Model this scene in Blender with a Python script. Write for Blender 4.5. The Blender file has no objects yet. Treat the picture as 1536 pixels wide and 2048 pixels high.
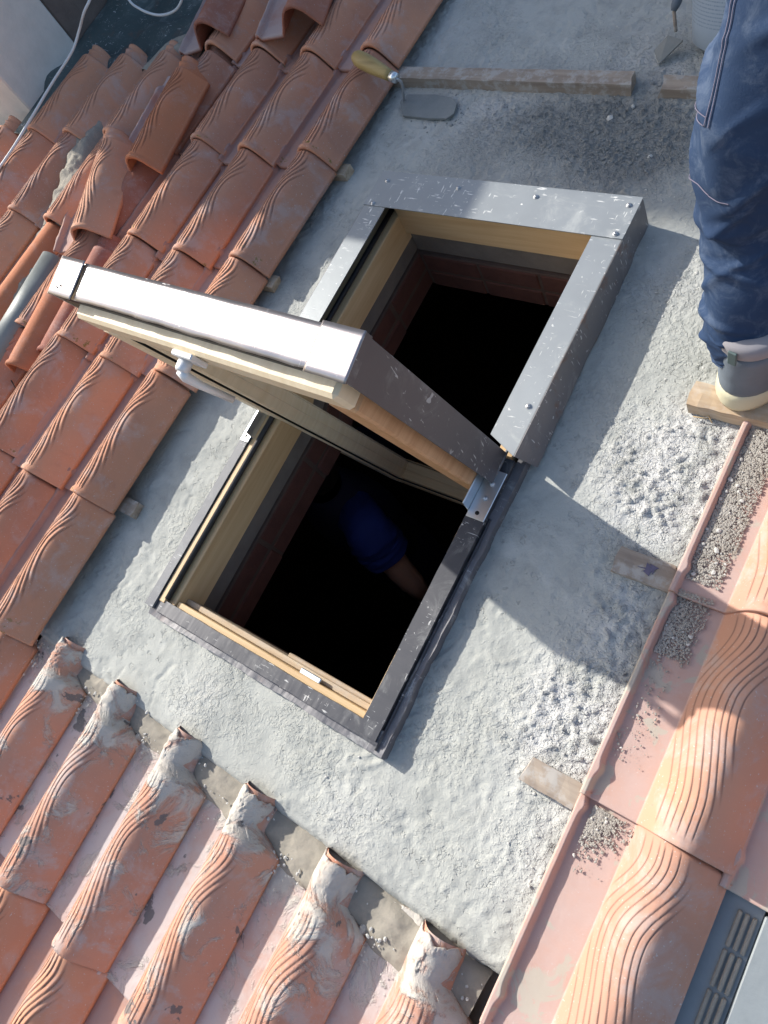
import bpy, math, random
import numpy as np
from mathutils import Matrix, Vector

random.seed(7)
RNG = np.random.default_rng(7)
S = bpy.context.scene
COL = S.collection

# ------------------------------------------------------------------ frame of reference
# Everything is built in roof coordinates (u across the slope, v up the slope, z off the roof);
# TILT then pitches the whole place by the roof's slope so that world Z is up.
SLOPE = math.radians(18)
TILT = Matrix.Rotation(SLOPE, 4, 'X')
R = np.array([[0.80274996, 0.46042098, -0.37895254],
              [-0.32477332, 0.87053841, 0.36970956],
              [0.50011478, -0.17371066, 0.84835713]])
FOC = 1409.8
CAM_H = 1.21

# ------------------------------------------------------------------ camera
cam = bpy.data.objects.new('camera', bpy.data.cameras.new('camera'))
COL.objects.link(cam)
cam.data.sensor_fit = 'VERTICAL'
cam.data.sensor_height = 24
cam.data.lens = 24 * FOC / 2048
cam.data.clip_start = 0.02
cam.data.clip_end = 500
cm = Matrix(R.T.tolist()).to_4x4()
cm.translation = (0, 0, CAM_H)
cam.matrix_world = TILT @ cm
S.camera = cam

# ------------------------------------------------------------------ light
SUN = (TILT.to_3x3() @ Vector((-1.5, 0.22, 1.0))).normalized()     # towards the sun
w = bpy.data.worlds.new('World'); S.world = w; w.use_nodes = True
nt = w.node_tree; nt.nodes.clear()
sky = nt.nodes.new('ShaderNodeTexSky'); sky.sky_type = 'NISHITA'; sky.sun_disc = False
sky.sun_elevation = math.asin(SUN.z); sky.sun_rotation = math.atan2(SUN.x, SUN.y)
sky.air_density = 1.0; sky.dust_density = 2.5
bg = nt.nodes.new('ShaderNodeBackground'); bg.inputs[1].default_value = 0.15
wo = nt.nodes.new('ShaderNodeOutputWorld')
nt.links.new(sky.outputs[0], bg.inputs[0]); nt.links.new(bg.outputs[0], wo.inputs[0])
sl = bpy.data.lights.new('sun', 'SUN'); sl.energy = 4.2; sl.angle = math.radians(0.6); sl.color = (1, .95, .87)
so = bpy.data.objects.new('sun', sl); COL.objects.link(so)
so.rotation_euler = SUN.to_track_quat('Z', 'Y').to_euler()
S.view_settings.view_transform = 'Standard'; S.view_settings.look = 'None'
S.view_settings.exposure = 0.62; S.view_settings.gamma = 1
S.view_settings.use_curve_mapping = False

# ------------------------------------------------------------------ helpers
def at(x, y, z=0.0):
    """photo pixel -> point of the place at height z above the roof"""
    d = np.array([(x - 768) / FOC, -(y - 1024) / FOC, -1.0])
    l = R.T @ d
    t = (CAM_H - z) / -l[2]
    return Vector((l[0] * t, l[1] * t, z))

def atu(x, y, u):
    """photo pixel -> point of the place on the plane at that u"""
    d = np.array([(x - 768) / FOC, -(y - 1024) / FOC, -1.0])
    l = R.T @ d
    t = u / l[0]
    return Vector((u, l[1] * t, CAM_H + l[2] * t))

def mesh_np(name, V, F, smooth=True):
    me = bpy.data.meshes.new(name)
    V = np.asarray(V, dtype=np.float32); F = np.asarray(F, dtype=np.int32)
    n = F.shape[1]
    me.vertices.add(len(V)); me.vertices.foreach_set('co', V.ravel())
    me.loops.add(F.size); me.loops.foreach_set('vertex_index', F.ravel())
    me.polygons.add(len(F)); me.polygons.foreach_set('loop_start', np.arange(0, F.size, n, dtype=np.int32))
    me.polygons.foreach_set('use_smooth', np.full(len(F), smooth, dtype=bool))
    me.update(calc_edges=True); me.validate()
    return me

def grid_faces(nx, ny, off=0, flip=False, mask=None):
    i, j = np.meshgrid(np.arange(nx - 1), np.arange(ny - 1), indexing='ij')
    a = (i * ny + j).ravel() + off
    F = np.stack([a, a + ny, a + ny + 1, a + 1], 1)
    if flip: F = F[:, ::-1]
    if mask is not None: F = F[mask.ravel()]
    return F

class MB:
    """collects simple solids and links them as one mesh object"""
    def __init__(s): s.v = []; s.f = []; s.sm = []
    def add(s, vs, fs, smooth=False):
        o = len(s.v); s.v += [tuple(p) for p in vs]
        s.f += [tuple(i + o for i in f) for f in fs]; s.sm += [smooth] * len(fs)
        return s
    def box(s, a, b, bev=0.0015, mat=None):
        a = Vector(a); b = Vector(b)
        lo = Vector(map(min, a, b)); hi = Vector(map(max, a, b))
        c = min(bev, min(hi - lo) * .3)
        vs = []; idx = {}
        for sx in (0, 1):
            for sy in (0, 1):
                for sz in (0, 1):
                    base = [hi[k] if q else lo[k] for k, q in enumerate((sx, sy, sz))]
                    for ax in range(3):       # vertex lying on the face 'ax'
                        p = list(base)
                        for k, q in enumerate((sx, sy, sz)):
                            if k != ax: p[k] += -c if q else c
                        idx[(sx, sy, sz, ax)] = len(vs); vs.append(Vector(p))
        fs = []
        for ax in range(3):
            o = [k for k in range(3) if k != ax]
            for q in (0, 1):
                ring = []
                for (m, n) in ((0, 0), (1, 0), (1, 1), (0, 1)):
                    key = [0, 0, 0]; key[ax] = q; key[o[0]] = m; key[o[1]] = n
                    ring.append(idx[(*key, ax)])
                fl = (q == 1) != (ax == 1)
                fs.append(ring if fl else ring[::-1])
        for ax in range(3):
            o = [k for k in range(3) if k != ax]
            for m in (0, 1):
                for n in (0, 1):
                    k0 = [0, 0, 0]; k1 = [0, 0, 0]
                    k0[ax] = 0; k1[ax] = 1
                    for kk in (k0, k1): kk[o[0]] = m; kk[o[1]] = n
                    fs.append([idx[(*k0, o[0])], idx[(*k1, o[0])], idx[(*k1, o[1])], idx[(*k0, o[1])]])
        for sx in (0, 1):
            for sy in (0, 1):
                for sz in (0, 1):
                    fs.append([idx[(sx, sy, sz, k)] for k in range(3)])
        cen = (lo + hi) / 2
        out = []
        for f in fs:
            p = [vs[i] for i in f]
            n = (p[1] - p[0]).cross(p[2] - p[0])
            m = sum(p, Vector()) / len(p) - cen
            out.append(f if n.dot(m) >= 0 else f[::-1])
        if mat is not None: vs = [mat @ p for p in vs]
        return s.add(vs, out)
    def tube(s, pts, r, n=10, caps=True, smooth=True):
        pts = [Vector(p) for p in pts]; m = len(pts)
        rr = r if isinstance(r, (list, tuple)) else [r] * m
        vs = []; ref = None
        for i, p in enumerate(pts):
            t = (pts[min(i + 1, m - 1)] - pts[max(i - 1, 0)]).normalized()
            if ref is None: ref = t.orthogonal().normalized()
            ref = (ref - t * ref.dot(t)).normalized()
            b = t.cross(ref)
            for k in range(n):
                a = 2 * math.pi * k / n
                vs.append(p + (ref * math.cos(a) + b * math.sin(a)) * rr[i])
        fs = []
        for i in range(m - 1):
            for k in range(n):
                k2 = (k + 1) % n
                fs.append((i * n + k, i * n + k2, (i + 1) * n + k2, (i + 1) * n + k))
        if caps:
            fs.append(tuple(range(n))[::-1]); fs.append(tuple((m - 1) * n + k for k in range(n)))
        return s.add(vs, fs, smooth)
    def prism(s, poly, z0, z1, mat=None):
        n = len(poly)
        vs = [Vector((p[0], p[1], z0)) for p in poly] + [Vector((p[0], p[1], z1)) for p in poly]
        if mat is not None: vs = [mat @ p for p in vs]
        fs = [tuple(range(n))[::-1], tuple(range(n, 2 * n))]
        for i in range(n):
            j = (i + 1) % n; fs.append((i, j, n + j, n + i))
        return s.add(vs, fs)
    def build(s, name, mat, parent=None, **props):
        me = bpy.data.meshes.new(name); me.from_pydata(s.v, [], s.f)
        me.polygons.foreach_set('use_smooth', s.sm); me.update()
        return link(name, me, mat, parent, **props)

def link(name, me, mat=None, parent=None, **props):
    o = bpy.data.objects.new(name, me); COL.objects.link(o)
    if mat is not None:
        if len(me.materials) == 0: me.materials.append(mat)
    o.parent = parent
    for k, v in props.items(): o[k] = v
    return o

def thing(name, label, category, loc=(0, 0, 0), group=None):
    o = bpy.data.objects.new(name, None); COL.objects.link(o)
    o.location = loc; o.empty_display_size = .1
    o['label'] = label; o['category'] = category
    if group: o['group'] = group
    return o

# value noise in numpy (2D or 3D lattice)
def _hash(ix, iy, seed):
    h = (ix.astype(np.int64) * 374761393 + iy.astype(np.int64) * 668265263 + seed * 1442695041) & 0xffffffff
    h = ((h ^ (h >> 13)) * 1274126177) & 0xffffffff
    return ((h ^ (h >> 16)) & 0xffff) / 65535.0
def vn(x, y, seed=0):
    ix = np.floor(x); iy = np.floor(y); fx = x - ix; fy = y - iy
    fx = fx * fx * (3 - 2 * fx); fy = fy * fy * (3 - 2 * fy)
    a = _hash(ix, iy, seed); b = _hash(ix + 1, iy, seed); c = _hash(ix, iy + 1, seed); d = _hash(ix + 1, iy + 1, seed)
    return (a * (1 - fx) + b * fx) * (1 - fy) + (c * (1 - fx) + d * fx) * fy
def fbm(x, y, f=1.0, o=4, seed=0, g=.5):
    r = 0; amp = 1; tot = 0
    for k in range(o):
        r = r + amp * vn(x * f + 13.7 * k, y * f - 7.3 * k, seed + k * 17); tot += amp
        amp *= g; f *= 2.03
    return r / tot
def sst(a, b, x):
    t = np.clip((x - a) / (b - a), 0, 1); return t * t * (3 - 2 * t)

# ------------------------------------------------------------------ materials
class NM:
    def __init__(s, name, rough=.8, metal=0.0, spec=.5):
        s.m = bpy.data.materials.new(name); s.m.use_nodes = True
        s.t = s.m.node_tree; s.b = s.t.nodes['Principled BSDF']
        s.b.inputs['Roughness'].default_value = rough
        s.b.inputs['Metallic'].default_value = metal
        s.b.inputs['Specular IOR Level'].default_value = spec
        s.tc = s.t.nodes.new('ShaderNodeTexCoord')
        s.oi = s.t.nodes.new('ShaderNodeObjectInfo')
        cx = s.t.nodes.new('ShaderNodeCombineXYZ')
        mu = s.t.nodes.new('ShaderNodeMath'); mu.operation = 'MULTIPLY'; mu.inputs[1].default_value = 37.0
        s.l(s.oi.outputs['Random'], mu.inputs[0])
        for k in range(3): s.l(mu.outputs[0], cx.inputs[k])
        ad = s.t.nodes.new('ShaderNodeVectorMath'); ad.operation = 'ADD'
        s.l(s.tc.outputs['Object'], ad.inputs[0]); s.l(cx.outputs[0], ad.inputs[1])
        s.co = ad.outputs[0]
    def l(s, a, b): s.t.links.new(a, b)
    def map(s, sc, rot=(0, 0, 0)):
        n = s.t.nodes.new('ShaderNodeMapping'); n.inputs['Scale'].default_value = sc; n.inputs['Rotation'].default_value = rot
        s.l(s.co, n.inputs[0]); return n.outputs[0]
    def noise(s, scale, detail=4, rough=.55, dist=0, co=None):
        n = s.t.nodes.new('ShaderNodeTexNoise'); n.inputs['Scale'].default_value = scale
        n.inputs['Detail'].default_value = detail; n.inputs['Roughness'].default_value = rough
        n.inputs['Distortion'].default_value = dist
        s.l(co or s.co, n.inputs['Vector']); return n.outputs['Fac']
    def vor(s, scale, feat='F1', co=None):
        n = s.t.nodes.new('ShaderNodeTexVoronoi'); n.feature = feat; n.inputs['Scale'].default_value = scale
        s.l(co or s.co, n.inputs['Vector']); return n.outputs['Distance']
    def ramp(s, fac, a, b, lo=0.0, hi=1.0):
        n = s.t.nodes.new('ShaderNodeMapRange'); n.interpolation_type = 'SMOOTHSTEP'
        n.inputs['From Min'].default_value = a; n.inputs['From Max'].default_value = b
        n.inputs['To Min'].default_value = lo; n.inputs['To Max'].default_value = hi
        s.l(fac, n.inputs['Value']); return n.outputs[0]
    def mix(s, fac, a, b):
        n = s.t.nodes.new('ShaderNodeMix'); n.data_type = 'RGBA'
        if isinstance(fac, float): n.inputs[0].default_value = fac
        else: s.l(fac, n.inputs[0])
        for k, c in ((6, a), (7, b)):
            if isinstance(c, tuple): n.inputs[k].default_value = (*c, 1)
            else: s.l(c, n.inputs[k])
        return n.outputs[2]
    def math(s, op, a, b=None):
        n = s.t.nodes.new('ShaderNodeMath'); n.operation = op
        for k, c in ((0, a), (1, b)):
            if c is None: continue
            if isinstance(c, (int, float)): n.inputs[k].default_value = c
            else: s.l(c, n.inputs[k])
        return n.outputs[0]
    def attr(s, name):
        n = s.t.nodes.new('ShaderNodeAttribute'); n.attribute_name = name; return n.outputs['Fac']
    def color(s, c):
        if isinstance(c, tuple): s.b.inputs['Base Color'].default_value = (*c, 1)
        else: s.l(c, s.b.inputs['Base Color'])
        return s
    def rough(s, f): s.l(f, s.b.inputs['Roughness']); return s
    def bump(s, h, dist=.001, strength=1.0):
        n = s.t.nodes.new('ShaderNodeBump'); n.inputs['Distance'].default_value = dist
        n.inputs['Strength'].default_value = strength
        s.l(h, n.inputs['Height'])
        if s.b.inputs['Normal'].is_linked:
            s.l(s.b.inputs['Normal'].links[0].from_socket, n.inputs['Normal'])
        s.l(n.outputs[0], s.b.inputs['Normal']); return s

def clay(name, base, dark, dust=.35, stain=0.0, moss=0.0, patch=0.0, PAN=(.44, .36, .34)):
    m = NM(name, .82, spec=.25)
    big = m.noise(6, 3); mid = m.noise(22, 5, .6); fine = m.noise(160, 3)
    rnd = m.ramp(m.oi.outputs['Random'], 0, 1, .0, .75)
    c = m.mix(rnd, base, dark)
    c = m.mix(m.ramp(big, .35, .7), c, tuple(x * y for x, y in zip(base, (1.12, 1.0, .92))))
    c = m.mix(m.ramp(mid, .52, .75, 0, .5), c, dark)
    c = m.mix(m.ramp(m.noise(11, 6, .7, .4), .48, .66, 0, dust), c, (.46, .38, .35))
    c = m.mix(m.ramp(m.noise(260, 1), .70, .76, 0, .8 * min(1, dust * 2)), c, (.55, .52, .49))      # grit
    c = m.mix(m.math('MULTIPLY', m.attr('pan'), m.ramp(m.noise(9, 5, .65), .25, .6, .3, .85)), c, PAN)
    g = m.attr('groove')
    c = m.mix(m.math('MULTIPLY', g, .75), c, tuple(x * .42 for x in dark))
    if patch:
        pk = m.math('MULTIPLY', m.ramp(m.noise(13, 5, .6, .8), .56, .60), m.math('MULTIPLY', m.attr('pan'), patch))
        c = m.mix(pk, c, (.40, .39, .33))
    if moss > 0:
        mk = m.math('MULTIPLY', m.ramp(m.noise(35, 5, .7), .60, .66), m.attr('ends'))
        c = m.mix(m.math('MULTIPLY', mk, moss), c, (.17, .14, .03))
    if stain > 0:
        n1 = m.noise(14, 6, .68, .6)
        near = m.attr('top')
        mk = m.ramp(m.math('ADD', m.math('ADD', n1, m.math('MULTIPLY', m.oi.outputs['Random'], .09)), m.math('MULTIPLY', near, .19)), .60 - stain * .05, .76 - stain * .05)
        c = m.mix(m.math('MULTIPLY', mk, .95), c, m.mix(m.noise(60, 4), (.46, .44, .40), (.58, .55, .49)))
        dk = m.ramp(m.noise(15, 5, .6, .3, m.map((1, 1, 1), (0, 0, 1.1))), .64, .665)
        c = m.mix(m.math('MULTIPLY', dk, .85), c, (.13, .13, .13))
        m.bump(mk, .0018, .8); m.bump(m.math('MULTIPLY', mk, m.noise(190, 5, .7)), .003, .8)
    m.color(c)
    m.bump(m.math('ADD', m.math('MULTIPLY', fine, .4), m.noise(60, 4)), .0012, .45)
    return m.m

M = {}
M['clay'] = clay('clay', (.47, .25, .165), (.37, .175, .12), .5, moss=.85, PAN=(.30, .20, .18))  # pan tone dropped to paint deeper shade into the channels
M['clay_pink'] = clay('clay_pink', (.54, .285, .185), (.46, .225, .145), .45, PAN=(.36, .26, .24))
M['clay_near'] = clay('clay_near', (.49, .29, .21), (.45, .25, .185), .6, PAN=(.46, .35, .32), patch=.75)
M['clay_mortar'] = clay('clay_mortar', (.49, .275, .20), (.42, .215, .155), .8, .7, moss=.0, PAN=(.52, .48, .47))
M['clay_orange'] = clay('clay_orange', (.47, .19, .10), (.40, .15, .08), .2)
M['clay_dark'] = clay('clay_dark', (.34, .15, .10), (.26, .10, .08), .3)

def cement():
    m = NM('cement', .93, spec=.15)
    dry = m.attr('dry'); wet = m.attr('wet')
    base = m.mix(m.noise(3.5, 4), (.36, .37, .345), (.445, .455, .425))
    base = m.mix(m.ramp(m.noise(14, 6, .65, .5), .42, .68, 0, .6), base, (.285, .295, .28))
    base = m.mix(m.ramp(m.noise(9, 5, .6, 1.0), .55, .75, 0, .6), base, (.50, .51, .48))
    c = m.mix(m.math('MULTIPLY', dry, m.ramp(m.noise(18, 5), .2, .6)), base, (.58, .58, .565))
    c = m.mix(wet, c, m.mix(m.noise(70, 4), (.19, .20, .195), (.29, .30, .29)))
    c = m.mix(m.ramp(m.noise(8, 6, .7, .2, m.map((1, 1, 1), (0, .3, .9))), .70, .78, 0, .5), c, (.33, .24, .19))
    c = m.mix(m.math('MULTIPLY', m.ramp(m.vor(95), .10, .04), m.ramp(m.noise(7, 3), .5, .62)), c, (.17, .18, .175))  # dark speckle paints small shaded pits into the colour
    c = m.mix(m.ramp(m.noise(320, 2), .6, .75, 0, .35), c, (.30, .32, .31))
    m.color(c)
    h = m.math('ADD', m.noise(90, 6, .62), m.math('MULTIPLY', m.ramp(m.noise(260, 3, .6), .35, .8), .5))
    m.bump(m.math('MULTIPLY', h, m.math('ADD', m.math('MAXIMUM', dry, wet), .45)), .0026, .6)
    grit = m.math('MULTIPLY', m.noise(150, 6, .68), m.math('ADD', m.math('MAXIMUM', dry, wet), m.ramp(m.noise(5.5, 3), .45, .62, .05, .5)))
    m.bump(grit, .0034, .9)
    torn = m.math('MULTIPLY', m.ramp(m.noise(115, 3, .6), .47, .60), m.math('ADD', m.math('MAXIMUM', dry, wet), m.ramp(m.noise(5.5, 4, .6), .46, .62, .06, .5)))
    m.bump(torn, .0026, .8)
    tear = m.math('MULTIPLY', m.ramp(m.noise(48, 4, .6), .60, .64), m.ramp(m.noise(6.5, 3), .46, .58))
    m.bump(m.math('SUBTRACT', 1.0, tear), .0028, .7)
    pits = m.ramp(m.vor(120), .0, .16)
    gate = m.ramp(m.noise(10, 3), .56, .64)
    m.bump(m.math('MAXIMUM', pits, m.math('SUBTRACT', 1.0, gate)), .0012, .6)
    m.bump(m.noise(1.0, 4, .6, .4, m.map((14, 60, 20), (0, 0, .5))), .0012, .35)
    return m.m
M['cement'] = cement()

def mortar(name, c0, c1):
    m = NM(name, .95, spec=.1)
    m.color(m.mix(m.noise(25, 5, .7), c0, c1)); m.bump(m.noise(120, 6, .7), .002, .8); return m.m
M['mortar'] = mortar('mortar', (.42, .42, .40), (.62, .61, .57))
M['mortar_dark'] = mortar('mortar_dark', (.18, .19, .185), (.28, .29, .28))
M['mortar_old'] = mortar('mortar_old', (.22, .21, .18), (.40, .36, .30))
M['rubble'] = mortar('rubble', (.20, .18, .15), (.50, .48, .44))
M['soil'] = mortar('soil', (.13, .115, .09), (.27, .24, .19))

def metal(name, col, rough=.38, metallic=.75, splash=.5, rust=0.0, dull=.3):
    m = NM(name, rough, metallic)
    c = m.mix(m.noise(9, 5, .6), col, tuple(min(1, x * 1.35) for x in col))
    # dried cement smears, scratches and splashes
    smear = m.ramp(m.noise(12, 7, .72, .8), .52, .78, 0, dull)
    c = m.mix(smear, c, (.46, .47, .45))
    s1 = m.ramp(m.noise(1.0, 2, .5, 0, m.map((36, 260, 40), (0, 0, .6))), .665, .70)
    s2 = m.ramp(m.noise(1.0, 2, .5, 0, m.map((260, 42, 40), (0, 0, -.35))), .675, .71)
    spots = m.math('MULTIPLY', m.ramp(m.noise(75, 4, .6), .66, .70), m.ramp(m.noise(9, 2), .45, .6))
    gate = m.ramp(m.noise(14, 2), .42, .6)
    sp = m.math('MULTIPLY', m.math('MAXIMUM', m.math('MULTIPLY', m.math('MAXIMUM', s1, s2), gate), spots), splash)
    c = m.mix(sp, c, (.72, .72, .70))
    if rust: c = m.mix(m.ramp(m.noise(16, 6, .7, .5), .55, .68, 0, rust), c, (.20, .11, .075))
    m.color(c)
    rr = m.math('MAXIMUM', m.math('MULTIPLY', m.math('MAXIMUM', sp, smear), .9), rough)
    m.rough(rr)
    mt = m.math('SUBTRACT', metallic, m.math('MINIMUM', m.math('MULTIPLY', m.math('MAXIMUM', sp, smear), 1.2), metallic))
    m.l(mt, m.b.inputs['Metallic'])
    m.bump(m.noise(30, 4), .0008, .35); m.bump(sp, .0006, .6)
    return m.m
M['metal'] = metal('grey_sheet_metal', (.25, .27, .28), .45, .35, 1.0, 0, .55)
M['metal_side'] = metal('dirty_sheet_metal', (.16, .155, .16), .5, .45, .7, .6, .5)
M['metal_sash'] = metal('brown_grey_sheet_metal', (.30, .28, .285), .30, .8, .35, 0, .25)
M['metal_scuffed_shade'] = metal('scuffed_shaded_metal', (.085, .078, .082), .5, .15, .6, 0, .28)  # scuffed sash metal, darkened to paint in its shaded side
M['metal_black'] = metal('black_sheet_metal', (.045, .047, .055), .45, .3, .6, 0, .35)
M['zinc'] = metal('zinc_plated_steel', (.62, .66, .68), .32, .9, .05, 0, .1)
M['screw'] = metal('screw_steel', (.45, .46, .47), .4, .8, .1, 0, .4)
M['bright_metal'] = metal('bright_strip_metal', (.13, .135, .145), .65, .15, .9, 0, .45)
M['lead'] = metal('lead_flashing', (.12, .12, .13), .55, .3, .4, .2, .7)

def wood(name, c0, c1, axis=1, rough=.55, dirt=0.0):
    m = NM(name, rough, spec=.35)
    sc = [55, 55, 55]; sc[axis] = 3.2
    g = m.noise(1.0, 5, .6, .6, m.map(tuple(sc)))
    c = m.mix(m.ramp(g, .3, .72), c0, c1)
    kn = m.ramp(m.vor(1.0, co=m.map(tuple(x * .22 for x in sc))), .02, .10)
    c = m.mix(m.math('MULTIPLY', m.math('SUBTRACT', 1.0, kn), .6), c, tuple(x * .45 for x in c1))
    if dirt: c = m.mix(m.ramp(m.noise(30, 6, .7), .45, .62, 0, dirt), c, (.42, .40, .37))
    m.color(c); m.bump(g, .0006, .4); return m.m
M['pine_v'] = wood('pine_along_slope', (.60, .44, .25), (.50, .34, .18), 1)
M['pine_u'] = wood('pine_across', (.60, .44, .25), (.50, .34, .18), 0)
M['pine_bounce'] = wood('bounce_lit_pine', (.82, .70, .50), (.74, .61, .41), 1)  # sash pine lightened to stand for light bounced off the cement
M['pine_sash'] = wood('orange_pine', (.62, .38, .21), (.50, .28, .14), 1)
M['handle'] = metal('pale_handle_metal', (.62, .63, .63), .5, .3, .05, 0, .1)
M['batten'] = wood('old_batten', (.36, .30, .24), (.25, .20, .16), 0, .8, .8)
M['batten_clean'] = wood('pale_batten', (.52, .42, .30), (.36, .26, .17), 0, .75, .35)

def plain(name, c, rough=.7, metal=0, var=.15, bump=0, bs=80, spec=.4):
    m = NM(name, rough, metal, spec)
    m.color(m.mix(m.noise(18, 5, .6), tuple(x * (1 - var) for x in c), tuple(min(1, x * (1 + var)) for x in c)))
    if bump: m.bump(m.noise(bs, 5, .65), bump, .7)
    return m.m
M['gasket'] = plain('black_rubber', (.018, .018, .02), .5)
M['gap'] = plain('black_joint', (.008, .008, .008), .8)
M['dark_room'] = plain('attic_plaster_gloom', (.055, .036, .030), .95, 0, .4, .004, 12, .05)  # plaster darkened so its colour carries the unlit room's gloom
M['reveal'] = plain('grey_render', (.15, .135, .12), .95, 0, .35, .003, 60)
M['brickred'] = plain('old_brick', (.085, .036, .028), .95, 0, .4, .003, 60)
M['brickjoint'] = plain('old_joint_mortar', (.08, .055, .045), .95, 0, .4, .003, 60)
M['skin'] = plain('skin', (.48, .27, .19), .55)
M['hair'] = plain('dark_hair', (.02, .015, .012), .6, 0, .3, .002, 300)
M['shirt'] = plain('blue_cotton', (.013, .03, .18), .85, 0, .1, .002, 60)
M['overall'] = plain('navy_overall', (.012, .014, .04), .9)
M['boot'] = plain('grey_nubuck', (.135, .165, .20), .75, 0, .25, .0012, 60)
M['boot_lining'] = plain('pale_boot_lining', (.27, .26, .28), .85)
M['boot_loop'] = plain('green_grey_webbing', (.09, .13, .13), .8)
M['sole'] = plain('cream_rubber', (.56, .53, .38), .6, 0, .12, .0008, 90)
M['white_wall'] = plain('white_render', (.62, .60, .56), .9, 0, .16, .003, 22)
M['brown_wall'] = plain('brown_render', (.15, .12, .105), .95, 0, .35, .008, 30)
M['sheet'] = metal('bitumen_sheet', (.06, .085, .085), .55, .1, .6, .3, .35)
M['grey_slab'] = plain('grey_sheet', (.27, .30, .31), .55, .2, .2, .001, 50)
M['gravel'] = plain('dark_gravel', (.10, .085, .075), .95, 0, .6, .01, 60)
M['cable'] = plain('white_cable', (.62, .64, .64), .45)
M['wire'] = plain('black_wire', (.03, .025, .02), .5)
M['rail'] = plain('cable_duct_grey', (.20, .22, .215), .5, .1, .35, .0015, 20)
M['trowel_wood'] = wood('trowel_handle_wood', (.40, .30, .12), (.30, .21, .08), 0, .5)
M['straw'] = plain('straw', (.40, .30, .17), .8)

def denim():
    m = NM('denim', .85, spec=.2)
    c = m.mix(m.noise(7, 4), (.016, .034, .080), (.034, .064, .13))
    c = m.mix(m.ramp(m.noise(28, 6, .7, .5), .46, .72, 0, .5), c, (.13, .17, .24))
    m.color(c)
    m.bump(m.noise(420, 2), .0006, .5); return m.m
M['denim'] = denim()
M['stitch'] = plain('pale_stitching', (.17, .16, .22), .8)

def bucket_mat():
    m = NM('bucket_plastic', .35, spec=.4)
    sx = m.t.nodes.new('ShaderNodeSeparateXYZ'); m.l(m.tc.outputs['Object'], sx.inputs[0])
    ang = m.math('ARCTAN2', sx.outputs[1], sx.outputs[0])
    rows = m.math('SINE', m.math('MULTIPLY', sx.outputs[2], 900))
    cx = m.t.nodes.new('ShaderNodeCombineXYZ')
    m.l(m.math('MULTIPLY', ang, 30), cx.inputs[0])
    m.l(m.math('FLOOR', m.math('MULTIPLY', sx.outputs[2], 143.24)), cx.inputs[1])
    words = m.noise(2.2, 3, .7, 0, cx.outputs[0])
    ink = m.math('MULTIPLY', m.ramp(rows, .3, .6), m.ramp(words, .44, .5))
    zone = m.math('MULTIPLY', m.ramp(sx.outputs[2], .045, .05), m.math('SUBTRACT', 1.0, m.ramp(sx.outputs[2], .21, .215)))
    m.color(m.mix(m.math('MULTIPLY', m.math('MULTIPLY', ink, zone), .55), (.33, .40, .48), (.13, .18, .25)))
    return m.m
M['bucket'] = bucket_mat()

def glass_mat():
    m = bpy.data.materials.new('window_glass'); m.use_nodes = True
    b = m.node_tree.nodes['Principled BSDF']
    b.inputs['Base Color'].default_value = (.55, .68, .66, 1)
    b.inputs['Roughness'].default_value = .03; b.inputs['Transmission Weight'].default_value = 1.0
    b.inputs['IOR'].default_value = 1.5
    return m
M['glass'] = glass_mat()
M['spacer'] = plain('glazing_spacer', (.05, .055, .055), .4, .3)

# ------------------------------------------------------------------ cement bed of the roof (setting)
HU0, HU1, HV0, HV1 = -1.108, -.495, -.135, 1.0      # opening in the roof
def blob(u, v, px, py, r):
    p = at(px, py); return np.exp(-(((u - p.x) ** 2 + (v - p.y) ** 2) / r ** 2))
def cement_masks(u, v):
    dry = np.zeros_like(u)
    for (x, y, r, a) in ((1340, 930, .10, 1), (1300, 1010, .08, 1), (1390, 900, .08, .9), (1180, 1400, .09, 1), (1100, 1480, .07, .9),
                         (1230, 1220, .06, .7), (1130, 1560, .06, .6), (1060, 1720, .08, .5), (1400, 330, .09, 0), (1300, 140, .12, .7),
                         (900, 215, .10, .35), (1010, 215, .10, .6), (400, 1390, .05, .4), (700, 1640, .08, .3), (900, 60, .2, .25), (1330, 560, .08, .4)):
        dry += a * blob(u, v, x, y, r)
    dry *= .45 + .9 * fbm(u, v, 14, 3, 5)
    wet = np.zeros_like(u)
    for (x, y, r, a) in ((1250, 235, .10, 1), (1150, 260, .11, .95), (1330, 270, .09, .9), (1240, 310, .09, .7), (1080, 240, .08, .6), (1300, 320, .10, .6), (960, 270, .12, .45)):
        wet += a * blob(u, v, x, y, r)
    wet = np.clip(wet * (.45 + .95 * fbm(u, v, 20, 4, 9)), 0, 1)
    edge = sst(-1.36, -1.46, u)
    return np.clip(dry, 0, 1), wet, edge
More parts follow.
